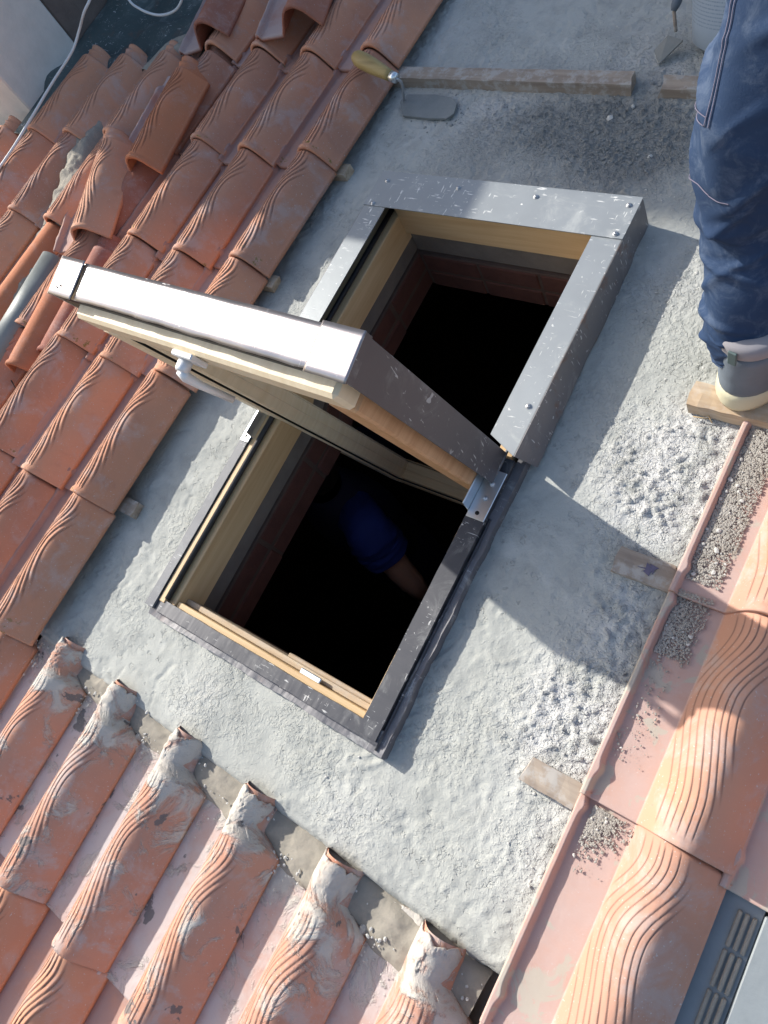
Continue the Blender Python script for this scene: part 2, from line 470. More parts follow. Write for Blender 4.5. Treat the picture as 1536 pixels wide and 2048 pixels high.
def cement_z(u, v):
    dry, wet, edge = cement_masks(u, v)
    rough = np.clip(dry * 1.1 + wet * .75 + .08 + .20 * sst(.48, .62, fbm(u, v, 5.5, 3, 55)) + .38 * sst(-.42, -.25, u) * fbm(u, v, 6, 2, 31), 0, 1.2)
    z = -.004 + .012 * (fbm(u, v, 3.2, 3, 3) - .5)
    lumps = fbm(u, v, 70, 4, 21, .68)
    z += rough * .0060 * (lumps - .42)
    tr_ = fbm(u + v * .3, v - u * .3, 26, 4, 101, .6); z -= .0016 * sst(.60, .66, tr_) * sst(.5, .6, fbm(u, v, 4.5, 2, 103)); z += .0010 * sst(.57, .62, fbm(u, v, 33, 3, 105)) * sst(.5, .6, fbm(u, v, 5, 2, 107))
    cr = np.maximum(0, fbm(u, v, 120, 2, 44) - .56) / .44
    z += rough * .0095 * cr
    sw = fbm(u * .55 + v * .2, v * 2.2 - u * .5, 16, 4, 63); z += (1 - np.clip(rough, 0, 1)) * .0026 * (sw - .5)
    rdg = np.abs(fbm(u + .4 * v, v - .7 * u, 5, 3, 71) - .5); z += .0030 * np.exp(-(rdg / .006) ** 2) * sst(.42, .55, fbm(u, v, 6, 2, 73))
    z += .0018 * (fbm(u * 1.0 + .2 * v, v * .45, 40, 3, 8) - .5)
    # trowel drags and torn spots in the skim
    a = (u * .35 + v)
    drag = np.abs(fbm(u * 2 + v, v * 2 - u, 2.6, 3, 77) - .5)
    z -= .0028 * np.exp(-(drag / .009) ** 2) * sst(.45, .62, fbm(u, v, 9, 2, 12))
    pits = fbm(u, v, 90, 2, 91)
    z -= .0022 * sst(.72, .80, pits) * sst(.40, .56, fbm(u, v, 5, 2, 14))
    z -= .010 * sst(-.335, -.345, v * 1.0)
    return z, dry, wet
def cement_bed():
    nu, nv = 330, 520
    uu = np.linspace(-1.62, -.07, nu); vv = np.linspace(-.345, 2.05, nv)
    # pull lines onto the opening edges
    for c in (HU0, HU1): uu[np.argmin(abs(uu - c))] = c
    for c in (HV0, HV1): vv[np.argmin(abs(vv - c))] = c
    U, V = np.meshgrid(uu, vv, indexing='ij')
    # ragged lower edge, slightly out of square
    low = np.clip((-.30 + .35 - (V + .345 + .005)) / .35, 0, 1)
    Vs = V + low * (.038 - (.036) * (U + 1.2) / 1.03 + .012 * (fbm(U, V * 0, 22, 3, 2) - .5))
    Z, dry, wet = cement_z(U, Vs)
    Z -= .006 * sst(.03, 0, V + .345)
    mu = (uu[:-1] + uu[1:]) / 2; mv = (vv[:-1] + vv[1:]) / 2
    MU, MV = np.meshgrid(mu, mv, indexing='ij')
    keep = ~((MU > HU0) & (MU < HU1) & (MV > HV0) & (MV < HV1))
    P = np.stack([U, Vs, Z], -1).reshape(-1, 3)
    F = grid_faces(nu, nv, 0, False, keep)
    # skirt down the lower edge, the slab's thickness
    n0 = len(P)
    edge = P.reshape(nu, nv, 3)[:, 0]
    ek = [edge + np.array([0, -.004 + 0 * k, -k]) for k in (.008, .022, .05)]
    rows = [np.arange(nu) * nv] + [n0 + i * nu + np.arange(nu) for i in range(3)]
    for e in ek:
        e[:, 1] += .006 * (fbm(e[:, 0], e[:, 2], 60, 2, 4) - .5)
        P = np.vstack([P, e])
    for a, b in zip(rows[:-1], rows[1:]):
        F = np.vstack([F, np.stack([a[:-1], b[:-1], b[1:], a[1:]], 1)])
    me = mesh_np('roof', P, F)
    for nm, arr in (('dry', dry), ('wet', wet)):
        at_ = me.attributes.new(nm, 'FLOAT', 'POINT')
        vals = np.zeros(len(P), dtype=np.float32); vals[:n0] = arr.ravel(); at_.data.foreach_set('value', vals)
    return link('roof', me, M['cement'], None, kind='structure')
ROOF = cement_bed()

# rough slab under the tiles: four sheets round the opening (so the attic stays closed)
def underlay():
    b = MB(); T = -.055
    e = .03
    b.box((-3.02, -3.2, -.16), (HU0 + .001, 5.2, T)); b.box((HU1 - .001, -3.2, -.16), (3.0, 5.2, T))
    b.box((HU0 - .003, -3.2, -.158), (HU1 + .003, HV0 + .001, T - .003)); b.box((HU0 - .003, HV1 - .001, -.158), (HU1 + .003, 5.2, T - .003))
    b.build('roof_underlay', M['mortar_old'], ROOF)
underlay()

# ------------------------------------------------------------------ roof tiles
TW, TL, TP = .222, .410, .358
_pq = np.linspace(0, 1, 401)
_pz = np.interp(_pq, [0, .05, .12, .22, .34, .46, .57, .66, .74, 1], [0, .16, .44, .76, .945, 1.0, .955, .83, .66, 0])
_pz = np.convolve(np.pad(_pz, 16, mode='edge'), np.ones(33) / 33, 'valid'); _pz -= _pz[0] * (1 - _pq) ** 8
def tile_profile(s, y):
    """s 0..1 across, y along; returns x, z without grooves"""
    t = np.clip((y - .345) / .024, 0, 1)
    xr = TW - .054 * t
    xl = .087 + .002 * t
    hgt = .062 - .012 * t
    # across parameter: first 30% rim and pan, the rest roll
    ps = .27
    x = np.where(s < ps, s / ps * xl, 0)
    q = np.clip((s - ps) / (1 - ps), 0, 1)
    # even arc spacing round the roll
    ang = q * math.pi
    cx = (1 - np.cos(ang)) / 2
    cx = .45 * q + .55 * cx
    x = np.where(s >= ps, xl + (xr - xl) * cx, x)
    skew = np.clip((x - xl) / (xr - xl), 0, 1)
    roll = np.interp(skew, _pq, _pz)
    tn = np.clip((y - .345) / .024, 0, 1)
    roll = roll * (1 - tn) + tn * np.sin(math.pi * skew) ** .55
    zr = hgt * roll + .011 * sst(.0, .35, skew)
    z = np.where(s >= ps, zr, 0)
    nub = .0045 * (np.exp(-((y - .045) / .010) ** 2) + np.exp(-((y - .335) / .010) ** 2))
    rim = (.0150 + .5 * nub + .003 * (fbm(y, x * 0, 40, 3, 3) - .5)) * (1 - sst(.0080 + nub, .0160 + nub, x)) * sst(-.004, .003, x)
    rim = rim * (1 - sst(.345, .375, y))
    z = z + np.where(s < ps, rim, 0)
    return x, z, roll
def make_tile(name, seed, groove=True, ns=176, ny=96, crust=0.0, y0=0.0, y1=TL, jag=0.0, depth=1.0):
    rng = np.random.default_rng(seed)
    s = np.linspace(0, 1, ns); y = np.linspace(y0, y1, ny)
    Sg, Y = np.meshgrid(s, y, indexing='ij')
    if jag:
        cut = jag * (fbm(Sg * 9, Sg * 0, 1.0, 3, seed) ** 1.5)
        Y = np.where(Y > .33, .33 + (Y - .33) * (1 - cut / .08), Y)
    X, Z, roll = tile_profile(Sg, Y)
    isroll = (Sg > .27)
    g = np.zeros_like(X)
    if groove:
        t = 1 - Y / TP
        tt = np.linspace(0, 1, 201); aa = np.interp(tt, [0, .08, .16, .24, .34, .42, .52, .64, .8, 1], [.002, .010, .009, -.004, -.021, -.024, -.019, -.006, .009, .012])
        aa = np.convolve(np.pad(aa, 10, mode='edge'), np.ones(21) / 21, 'valid'); A = np.interp(t, tt, aa)
        for i in range(9):
            x0 = .1010 + .0100 * i + rng.normal(0, .0011)
            wob = .0016 * (fbm(t * 3 + i * 9, t * 0, 1, 3, seed + i) - .5)
            c = x0 + A + wob
            d = X - c
            ta, tb = (.0, 1.0) if i < 6 else (.06 + .07 * (i - 6), .80 - .11 * (i - 7))
            win = sst(ta - .03, ta + .08, t) * (1 - sst(tb - .1, tb + .02, t)) * sst(.02, .06, t)
            win = win * (1 - sst(.94, .975, t)) * sst(.087, .096, X) * (1 - .7 * sst(.184, .200, X))
            v = np.exp(-(d / .0011) ** 2); r = np.clip(1 + d / .0085, 0, 1) * (d < 0)
            Z = Z + isroll * win * depth * (-.0008 * v + .0013 * r)
            g = np.maximum(g, win * v * isroll)
    # lip at the lower end, step and ribs at the neck
    if y0 < .01:
        Z = Z + isroll * roll * (.0030 * (1 - sst(.008, .015, Y)) - .0014 * np.exp(-((Y - .0175) / .0022) ** 2))
    Z = Z - isroll * roll * .0045 * sst(.350, .358, Y)
    Z = Z + isroll * roll * .0045 * (np.exp(-((Y - .384) / .004) ** 2) + np.exp(-((Y - .405) / .006) ** 2))
    Z = Z + .0010 * (fbm(X, Y, 22, 3, seed) - .5)
    if crust:
        m = sst(.335, .375, Y) * crust + .2 * crust * sst(.55, .7, fbm(X, Y, 20, 3, seed + 3))
        cl = sst(.47, .53, fbm(X, Y, 38, 4, seed + 5, .6))
        Z = Z + m * (.0045 * cl + .006 * np.maximum(0, fbm(X, Y, 110, 3, seed + 6, .6) - .45) * cl)
    P = np.stack([X, Y, Z], -1)
    top = P.reshape(-1, 3); F = grid_faces(ns, ny, 0, False)
    # edges turned down by the tile's thickness
    loop = [(i, 0) for i in range(ns)] + [(ns - 1, j) for j in range(1, ny)] + [(i, ny - 1) for i in range(ns - 2, -1, -1)] + [(0, j) for j in range(ny - 2, 0, -1)]
    li = np.array([i * ny + j for i, j in loop])
    thick = .0115
    n0 = len(top); m_ = len(li)
    lowv = top[li] - np.array([0, 0, thick])
    inn = lowv.copy()
    cen = np.array([TW / 2, (y0 + y1) / 2, 0])
    inn[:, :2] = cen[:2] + (lowv[:, :2] - cen[:2]) * np.array([.93, .96])
    inn[:, 2] -= 0
    allv = np.vstack([top, lowv, inn])
    k = np.arange(m_); k2 = (k + 1) % m_
    F2 = np.stack([li[k], n0 + k, n0 + k2, li[k2]], 1)
    F3 = np.stack([n0 + k, n0 + m_ + k, n0 + m_ + k2, n0 + k2], 1)
    # underside, coarse
    s2 = np.linspace(0, 1, 24); y2 = np.linspace(y0 + .002, y1 - .002, 8)
    S2, Y2 = np.meshgrid(s2, y2, indexing='ij'); X2, Z2, _ = tile_profile(S2, Y2)
    und = np.stack([X2, Y2, Z2 - thick + .001], -1).reshape(-1, 3)
    n1 = len(allv); F4 = grid_faces(24, 8, n1, True)
    allv = np.vstack([allv, und])
    me = mesh_np(name, allv, np.vstack([F, F2, F3, F4]))
    n = len(allv)
    ga = np.zeros(n, np.float32); ga[:n0] = g.ravel()
    ta = np.zeros(n, np.float32); ta[:n0] = sst(.24, .40, Y).ravel()
    ea = np.zeros(n, np.float32); ea[:n0] = (1 - sst(.01, .06, Y)).ravel()
    pa = np.zeros(n, np.float32); pa[:n0] = sst(.31, .25, Sg).ravel()
    for nm, arr in (('groove', ga), ('top', ta), ('ends', ea), ('pan', pa)):
        a = me.attributes.new(nm, 'FLOAT', 'POINT'); a.data.foreach_set('value', arr)
    return me
T_A = [make_tile('roof_tile', 11 + i, depth=2.1) for i in range(3)]
T_LOW = [make_tile('roof_tile', 41 + i, crust=.45, jag=.016, depth=1.25, y1=.428, ns=190, ny=110) for i in range(3)]
T_NEAR = [make_tile('roof_tile', 71 + i, ns=320, ny=150, depth=.72) for i in range(2)]
T_PLAIN = make_tile('roof_tile', 91, groove=False, ns=80, ny=50)
_mc = {}
def tmesh(me, mat):
    k = (me.name, mat)
    if k not in _mc:
        c = me.copy(); c.materials.clear(); c.materials.append(M[mat]); _mc[k] = c
    return _mc[k]
def put_tile(me, mat, ur, v, z, rz=0.0, drop=.0125, parent=ROOF, roll=0.0, **props):
    """ur = u of the roll's right edge, v = lower end, z = pan height at the upper end"""
    o = bpy.data.objects.new('roof_tile', tmesh(me, mat)); COL.objects.link(o)
    tilt = -math.atan(drop / TP)
    rot = Matrix.Rotation(rz, 4, 'Z') @ Matrix.Rotation(tilt, 4, 'X') @ Matrix.Rotation(roll, 4, 'Y')
    p = Vector((ur, v, z + drop)) - rot.to_3x3() @ Vector((TW, 0, 0))
    o.matrix_basis = Matrix.Translation(p) @ rot
    o.parent = parent
    for k, q in props.items(): o[k] = q
    return o

# upper left field, columns counted leftwards from the cement
A_ROWS = [(2.07, -1.295), (1.723, -1.296), (1.377, -1.297), (1.029, -1.30), (.685, -1.305), (.338, -1.318), (-.008, -1.345), (-.356, -1.352)]
SKIP = {(4, 2.07), (4, 1.723), (4, 1.377), (5, 2.07), (5, 1.723), (5, 1.377), (6, 2.07), (6, 1.723), (6, 1.377), (7, 2.07), (7, 1.723), (7, 1.377), (7, 1.029),
        (3, .685), (4, .338)}
for j in range(8):
    for (v, ua) in A_ROWS:
        if (j, v) in SKIP: continue
        mat = 'clay' if random.random() < .7 else 'clay_pink'
        dv = {0: 0, 1: -.012, 2: .006}.get(j, random.uniform(-.02, .02))
        put_tile(T_A[random.randrange(3)], mat, ua - .2085 * j + random.uniform(-.003, .003), v + dv + random.uniform(-.003, .003), .020 + random.uniform(-.001, .002), random.uniform(-.008, .008))
# the same columns further down the slope
for j in range(8):
    for v in (-.716, -1.076):
        put_tile(T_A[random.randrange(3)], 'clay', -1.380 - .2085 * j, v, -.016, random.uniform(-.01, .01))
# lower field, with mortar-caked necks under the cement edge
LOWU = [-1.185, -.982, -.778, -.575, -.372, -.168]
for i, u in enumerate(LOWU):
    for k, v in enumerate((-.718, -1.078, -1.438)):
        me = T_LOW[i % 3] if k == 0 else T_A[(i + k) % 3]
        put_tile(me, 'clay_mortar' if k == 0 else 'clay_pink', u + random.uniform(-.003, .003), v - (.012, .022, .026, .034, .048, .050)[i] * (1, .6, .3)[k], -.022, random.uniform(-.006, .006))
# right field, closest to the camera
for v, k in ((.300, 1), (-.048, 0), (-.398, 1), (-.750, 0), (-1.10, 0)):
    put_tile(T_NEAR[k], 'clay_near', .062, v, .004)
for cu in (.272, .480, .690):
    for v in (1.70, 1.35, 1.0, .652, .300, -.066):
        put_tile(T_NEAR[0], 'clay_near', cu, v, .004)

# ------------------------------------------------------------------ roof window
WU0, WU1, WV0, WV1 = -1.116, -.485, -.145, 1.01
MIDV = .425
win = thing('roof_window', 'grey metal clad wooden pivot roof window standing open, set in the fresh cement', 'window')
def part(name, b, mat, **k): return b.build(name, M[mat], k.pop('parent', win), **k)
# frame lining in pine, all four sides (the left one is what shows)
IU0, IU1, IV0, IV1 = -1.052, -.540, -.105, .928
part('frame_side', MB().box((IU0 - .022, WV0 + .02, -.062), (IU0, WV1 - .01, .022)), 'pine_v')
part('frame_side', MB().box((IU1, WV0 + .02, -.062), (IU1 + .022, WV1 - .01, .022)), 'pine_v')
part('frame_head', MB().box((IU0, IV1, -.035), (IU1, IV1 + .03, .058)), 'pine_u')
sill = part('frame_sill', MB().box((IU0, IV0 - .024, -.062), (IU1, IV0 - .002, .018)), 'pine_u')
part('ledge', MB().box((IU0, IV0 - .001, -.062), (IU1, IV0 + .011, -.004)).box((IU0 + .29, IV0 + .0105, -.03), (IU1 - .002, IV0 + .019, -.012)), 'batten_clean', parent=sill)
part('hook', MB().box((IU0 + .345, IV0 - .004, .006), (IU0 + .395, IV0 + .008, .012)), 'zinc', parent=sill)
for (a, b_) in ((IU0 - .022, IU0 - .040),):
    part('rebate_strip', MB().box((b_, WV0 + .02, -.02), (a, WV1 - .01, .032)), 'pine_v')
part('rebate_strip', MB().box((IU1 + .022, WV0 + .02, -.02), (IU1 + .036, WV1 - .01, .03)), 'pine_v')
part('gasket', MB().tube([(IU0 - .020, WV0 + .03, .030), (IU0 - .020, WV1 - .02, .030)], .0062, 8), 'gasket')
part('gasket', MB().tube([(IU0 - .043, WV0 + .03, .033), (IU0 - .043, WV1 - .02, .033)], .0022, 6), 'gasket')
part('gasket', MB().tube([(IU0 + .0, IV0 - .026, .019), (IU1, IV0 - .026, .019)], .003, 6), 'gasket')
# bare metal angles round the lower half
def ragged_bar(name, u0, u1, v0, v1, z0, z1, mat, n=220, amp=.0015, along=1, parent=win):
    """bar with an uneven, mortar-bitten outline"""
    b = MB(); vs = []; fs = []
    L0, L1 = (v0, v1) if along == 1 else (u0, u1)
    for i in range(n + 1):
        t = L0 + (L1 - L0) * i / n
        q = [3.2 * amp * (float(fbm(np.array(i / n * 9. + 5 * j_), np.array(j_ * 3.1 + u0 * 50), 1, 5, 7 + j_, .6)) - .5) for j_ in range(4)]
        if along == 1: ring = [(u0 + q[0], t, z0), (u1 + q[1], t, z0), (u1 + q[1], t, z1 + q[2]), (u0 + q[0], t, z1 + q[3])]
        else: ring = [(t, v1 + q[0], z0), (t, v0 + q[1], z0), (t, v0 + q[1], z1 + q[2]), (t, v1 + q[0], z1 + q[3])]
        vs += ring
    for i in range(n):
        for k in range(4):
            a = i * 4 + k; b2 = i * 4 + (k + 1) % 4
            fs.append((a, a + 4, b2 + 4, b2))
    fs.append((0, 1, 2, 3)); fs.append((4 * n + 3, 4 * n + 2, 4 * n + 1, 4 * n))
    b.add(vs, fs); return b.build(name, M[mat], parent)
ragged_bar('frame_angle', WU0 - .001, WU0 + .022, WV0, MIDV, -.01, .036, 'bright_metal', amp=.0008)
ragged_bar('frame_angle', IU1 + .006, IU1 + .046, WV0 + .004, MIDV, -.01, .034, 'metal_black', amp=.0006)
ragged_bar('frame_angle', WU0 + .004, WU1 - .004, WV0 - .002, WV0 + .026, -.01, .030, 'metal_black', along=0, amp=.0009)
ragged_bar('lead_flashing', IU1 + .0465, IU1 + .064, WV0 - .016, MIDV + .03, -.01, .022, 'lead', amp=.0028)
ragged_bar('lead_flashing', WU0 - .002, WU1 + .008, WV0 - .018, WV0 - .0025, -.012, .012, 'lead', along=0, amp=.003)
part('bead', MB().tube([(IU1 + .050, WV0 - .01 + .46 * k / 14, .024 + random.uniform(-.0015, .0015)) for k in range(15)], .0026, 6), 'metal_black')
# sheet covers of the upper half
CZ = .072
def cover(name, poly, mat='metal', th=.0022):
    return MB().prism(poly, CZ - th, CZ).build(name, M[mat], win)
def bent(p, z): return p
TB = .908
top_cover = cover('top_cover', [(WU0 - .002, TB), (WU1 + .002, TB), (WU1 + .002, WV1), (WU0 - .002, WV1)])
top_cover.location.z = .0026
c1 = cover('side_cover', [(WU0, MIDV + .01), (IU0 - .004, MIDV + .01), (IU0 - .004, TB + .03), (WU0, TB + .03)])
c2 = cover('side_cover', [(IU1 - .006, MIDV + .022), (WU1, MIDV - .006), (WU1, TB + .03), (IU1 - .006, TB + .03)])
# upstands under the covers, the right one flaring out at its foot
def flange(name, pts_top, pts_bot, mat, parent=win, n=24):
    b = MB(); vs = []; fs = []
    for i in range(n + 1):
        t = i / n
        a = Vector(pts_top[0]).lerp(Vector(pts_top[1]), t); c = Vector(pts_bot[0]).lerp(Vector(pts_bot[1]), t)
        c = c + Vector((random.uniform(-.002, .002), 0, random.uniform(-.001, .002)))
        mdl = a.lerp(c, .5) + Vector((random.uniform(-.0006, .0006), 0, 0))
        vs += [a, mdl, c]
    for i in range(n):
        for k in range(2):
            q = i * 3 + k; fs.append((q, q + 1, q + 4, q + 3))
    m0 = len(vs); nrm = (Vector(pts_bot[0]) - Vector(pts_top[0])).cross(Vector(pts_top[1]) - Vector(pts_top[0])).normalized() * .002
    vs += [Vector(v) + nrm for v in vs]
    fs += [tuple(m0 + i for i in f[::-1]) for f in fs]
    for i in range(n):
        fs.append((i * 3 + 2, m0 + i * 3 + 2, m0 + i * 3 + 5, i * 3 + 5)); fs.append((i * 3, i * 3 + 3, m0 + i * 3 + 3, m0 + i * 3))
    fs.append((0, m0, m0 + 1, 1)); fs.append((1, m0 + 1, m0 + 2, 2))
    e = n * 3; fs.append((e, e + 1, m0 + e + 1, m0 + e)); fs.append((e + 1, e + 2, m0 + e + 2, m0 + e + 1))
    b.add(vs, fs); return b.build(name, M[mat], parent)
flange('side_upstand', [(WU1, MIDV - .006, CZ - .001), (WU1, WV1 - .001, CZ - .001)], [(WU1 + .024, MIDV + .012, .004), (WU1 + .006, WV1 + .002, -.006)], 'metal_side')
flange('side_upstand', [(WU0, WV1, CZ - .001), (WU0, MIDV, CZ - .001)], [(WU0 - .004, WV1, -.006), (WU0 - .004, MIDV, -.006)], 'metal_side')
flange('head_upstand', [(WU1 - .002, WV1 - .002, CZ - .001), (WU0 + .002, WV1 - .002, CZ - .001)], [(WU1 - .002, WV1 + .003, -.01), (WU0 + .002, WV1 + .003, -.01)], 'metal_side')
part('curb', MB().box((IU1 + .037, MIDV + .012, -.03), (WU1 - .004, WV1 - .006, CZ - .004)).box((WU0 + .004, MIDV + .012, -.03), (IU0 - .041, WV1 - .006, CZ - .004)).box((IU0 - .04, IV1 + .031, -.03), (IU1 + .036, WV1 - .008, CZ - .004)), 'gap')
def screw(p, r=.0042, parent=win):
    b = MB()
    b.tube([p, (p[0], p[1], p[2] + .0012)], r * 1.35, 14)
    b.tube([(p[0], p[1], p[2] + .0012), (p[0], p[1], p[2] + .0035), (p[0], p[1], p[2] + .0045)], [r, r * .9, r * .55], 14)
    o = b.build('screw', M['screw'], parent)
    MB().tube([(p[0], p[1], p[2] + .0040), (p[0], p[1], p[2] + .0049)], r * .25, 8).build('recess', M['gap'], o)
    return o
for (x, y) in ((775, 362), (917, 377), (1072, 394), (1258, 411), (746, 407), (1231, 468)):
    p = at(x, y, CZ + .0027); screw((p.x, p.y, CZ + .0027))
p = at(1057, 813, CZ); screw((p.x, p.y, CZ))
# mortar bitten edge behind the head cover
def crumbs(name, pts, rmin, rmax, mat, kind=True, parent=None, flat=.7, seed=3, **props):
    """many small irregular stones as one mesh"""
    rng = np.random.default_rng(seed)
    ico = np.array([[0, 0, 1], [.894, 0, .447], [.276, .851, .447], [-.724, .526, .447], [-.724, -.526, .447], [.276, -.851, .447],
                    [.724, .526, -.447], [-.276, .851, -.447], [-.894, 0, -.447], [-.276, -.851, -.447], [.724, -.526, -.447], [0, 0, -1]])
    tri = np.array([[0, 1, 2], [0, 2, 3], [0, 3, 4], [0, 4, 5], [0, 5, 1], [1, 6, 2], [2, 7, 3], [3, 8, 4], [4, 9, 5], [5, 10, 1],
                    [2, 6, 7], [3, 7, 8], [4, 8, 9], [5, 9, 10], [1, 10, 6], [11, 7, 6], [11, 8, 7], [11, 9, 8], [11, 10, 9], [11, 6, 10]])
    P = np.asarray(pts, float); n = len(P)
    r = rmin + (rmax - rmin) * rng.random(n) ** 2.5
    V = ico[None] * (1 + .35 * (rng.random((n, 12, 1)) - .5)) * r[:, None, None]
    V[:, :, 0] *= (.7 + .8 * rng.random((n, 1))); V[:, :, 2] *= flat
    a = rng.random(n) * 6.28; ca, sa = np.cos(a)[:, None], np.sin(a)[:, None]
    x = V[:, :, 0] * ca - V[:, :, 1] * sa; y = V[:, :, 0] * sa + V[:, :, 1] * ca
    V[:, :, 0] = x; V[:, :, 1] = y
    V += P[:, None, :]
    F = (tri[None] + (np.arange(n) * 12)[:, None, None]).reshape(-1, 3)
    me = mesh_np(name, V.reshape(-1, 3), F, False)
    if kind: props['kind'] = 'stuff'
    return link(name, me, M[mat], parent, **props)

# linkage between the two halves on the right
part('pivot_arm', MB().tube([(IU1 + .028, MIDV + .03, .045), (IU1 + .026, MIDV - .05, .040)], .003, 8), 'bright_metal')
# pivot brackets
def bracket(u, side):
    b = MB()
    v1 = .395; v0 = .292
    b.box((u, v0, .0355), (u + .038, v1, .0385), .001)
    b.box((u - .0035, v0 + .012, .030), (u - .0005, v1 + .02, .070), .001)
    o = b.build('pivot_bracket', M['zinc'], win)
    for k, vv in enumerate((v0 + .012, v0 + .044, v0 + .074)):
        if k == 0: MB().tube([(u + .019, vv, .0385), (u + .019, vv, .0390)], .0042, 12).build('hole', M['gap'], o)
        else: MB().tube([(u + .021, vv, .0385), (u + .021, vv, .0425)], [.0055, .0035], 12).build('rivet', M['screw'], o)
    return o
bracket(IU1 + .008, 1)
bl = MB(); bl.box((WU0 + .002, .27, .037), (WU0 + .026, .375, .040), .001); bl.box((WU0 + .026, .285, .030), (WU0 + .029, .39, .062), .001)
bo = bl.build('pivot_bracket', M['zinc'], win)
for vv in (.283, .315): MB().tube([(WU0 + .013, vv, .0400), (WU0 + .013, vv, .0406)], .0035, 12).build('hole', M['gap'], bo)

# ---- the sash, turned about its middle so that its lower half stands off the roof
PV, PZ = .383, .032
d = Vector((0, -.196, .98)).normalized(); n_ = Vector((0, .98, .196)).normalized()
SM = Matrix(((1, 0, 0, 0), (0, d.y, n_.y, PV), (0, d.z, n_.z, PZ), (0, 0, 0, 1)))   # x across, y along, z to the weather side
def spart(name, b, mat, parent=win, **k): return b.build(name, M[mat], parent, **k)
def sbox(x0, x1, y0, y1, z0, z1, bev=.0015): return MB().box((x0, y0, z0), (x1, y1, z1), bev, SM)
SU0, SU1 = -1.142, -.512          # cladding
EU0, EU1 = -1.094, -.536          # timber
YE, YB = .545, -.625
sash = spart('sash_stile', sbox(EU0, EU0 + .052, YB, YE - .0755, -.034, .012, .004), 'pine_bounce')
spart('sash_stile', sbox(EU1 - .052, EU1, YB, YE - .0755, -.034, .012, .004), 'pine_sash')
spart('sash_rail', sbox(EU0 + .0525, EU1 - .0525, YB, YB + .055, -.034, .012, .003), 'pine_u')
spart('sash_rail', sbox(EU0, EU1, YE - .075, YE - .02, -.034, .012, .006), 'pine_bounce')
spart('joint', sbox(EU0 + .0522, EU0 + .055, YB + .0555, YE - .0755, -.030, -.002, .0005), 'gap')
spart('joint', sbox(EU1 - .055, EU1 - .0522, YB + .0555, YE - .0755, -.030, -.002, .0005), 'gap')
spart('joint', sbox(EU0 + .0551, EU1 - .0551, YB + .0552, YB + .058, -.030, -.002, .0005), 'gap')
spart('glazing_bead', sbox(EU0 + .0555, EU0 + .079, YB + .0585, YE - .076, -.026, .004, .003), 'pine_bounce')
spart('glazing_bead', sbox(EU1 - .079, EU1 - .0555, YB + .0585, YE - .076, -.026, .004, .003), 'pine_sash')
spart('glazing_bead', sbox(EU0 + .0795, EU1 - .0795, YB + .0585, YB + .082, -.026, .004, .003), 'pine_u')
spart('glass', sbox(EU0 + .0795, EU1 - .0795, YB + .0825, YE - .0765, .000, .004, .0005), 'glass')
spart('glass_spacer', sbox(EU0 + .0796, EU0 + .090, YB + .083, YE - .077, .0045, .012, .001), 'spacer')
spart('glass_spacer', sbox(EU1 - .090, EU1 - .0796, YB + .083, YE - .077, .0045, .012, .001), 'spacer')
# cladding, side pieces run over the upper (free) half only
def clad(name, x0, x1, y0, y1, z0, z1, mat, n=40, dent=.0012, ax=1):
    """thin sheet box with slight dents"""
    nx, ny = (4, n) if ax == 1 else (n, 4)
    b = MB(); vs = []; fs = []
    xs = [x0 + (x1 - x0) * i / nx for i in range(nx + 1)]; ys = [y0 + (y1 - y0) * j / ny for j in range(ny + 1)]
    return b
th = .0022
spart('side_cladding', sbox(SU1 - th, SU1, -.005, YE, -.014, .050, .0006), 'metal_scuffed_shade')
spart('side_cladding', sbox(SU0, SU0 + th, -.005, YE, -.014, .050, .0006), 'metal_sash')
spart('face_cladding', sbox(SU1 - .075, SU1 - th - .0002, -.005, YE - .004, .0478, .050, .0006), 'metal_sash')
spart('face_cladding', sbox(SU0 + th + .0002, SU0 + .075, -.005, YE - .004, .0478, .050, .0006), 'metal_sash')
spart('face_cladding', sbox(SU0 + .0752, SU1 - .0752, YE - .075, YE - .004, .0476, .0498, .0006), 'metal_sash')
spart('outer_pane', sbox(SU0 + .06, SU1 - .06, -.59, YE - .06, .036, .040, .0005), 'glass')
spart('weather_gasket', sbox(SU0 + .012, SU1 - .012, YE - .022, YE - .006, -.012, .030, .002), 'gasket')
# free end sheet: slightly buckled
def end_sheet(name, x0, x1, y, z0, z1, mat, dent, seed, nx=60, nz=8, bite=.0):
    X, Z = np.meshgrid(np.linspace(x0, x1, nx), np.linspace(z0, z1, nz), indexing='ij')
    Y = y + dent * (fbm(X, Z, 9, 3, seed) - .5)
    Zb = Z - bite * (fbm(X, X * 0, 30, 3, seed + 2)) * (Z < z0 + 1e-5)
    P = np.stack([X, Y, Zb], -1).reshape(-1, 3); Q = P.copy(); Q[:, 1] -= .0018
    V = np.vstack([P, Q]); n0 = len(P)
    F = np.vstack([grid_faces(nx, nz), grid_faces(nx, nz, n0, True)])
    lp = [i * nz for i in range(nx)] + [(nx - 1) * nz + j for j in range(1, nz)] + [i * nz + nz - 1 for i in range(nx - 2, -1, -1)] + [j for j in range(nz - 2, 0, -1)]
    lp = np.array(lp); l2 = np.roll(lp, -1)
    F = np.vstack([F, np.stack([lp, lp + n0, l2 + n0, l2], 1)])
    smn = np.array(SM)
    V = V @ smn[:3, :3].T + smn[:3, 3]
    return link(name, mesh_np(name, V, F), M[mat], win)
end_sheet('end_cladding', SU0 + .058, SU1 - .062, YE + .001, -.010, .050, 'metal_sash', .006, 3, bite=.004)
end_sheet('corner_cap', SU0 - .002, SU0 + .060, YE + .0055, -.015, .052, 'metal_sash', .003, 8, 20)
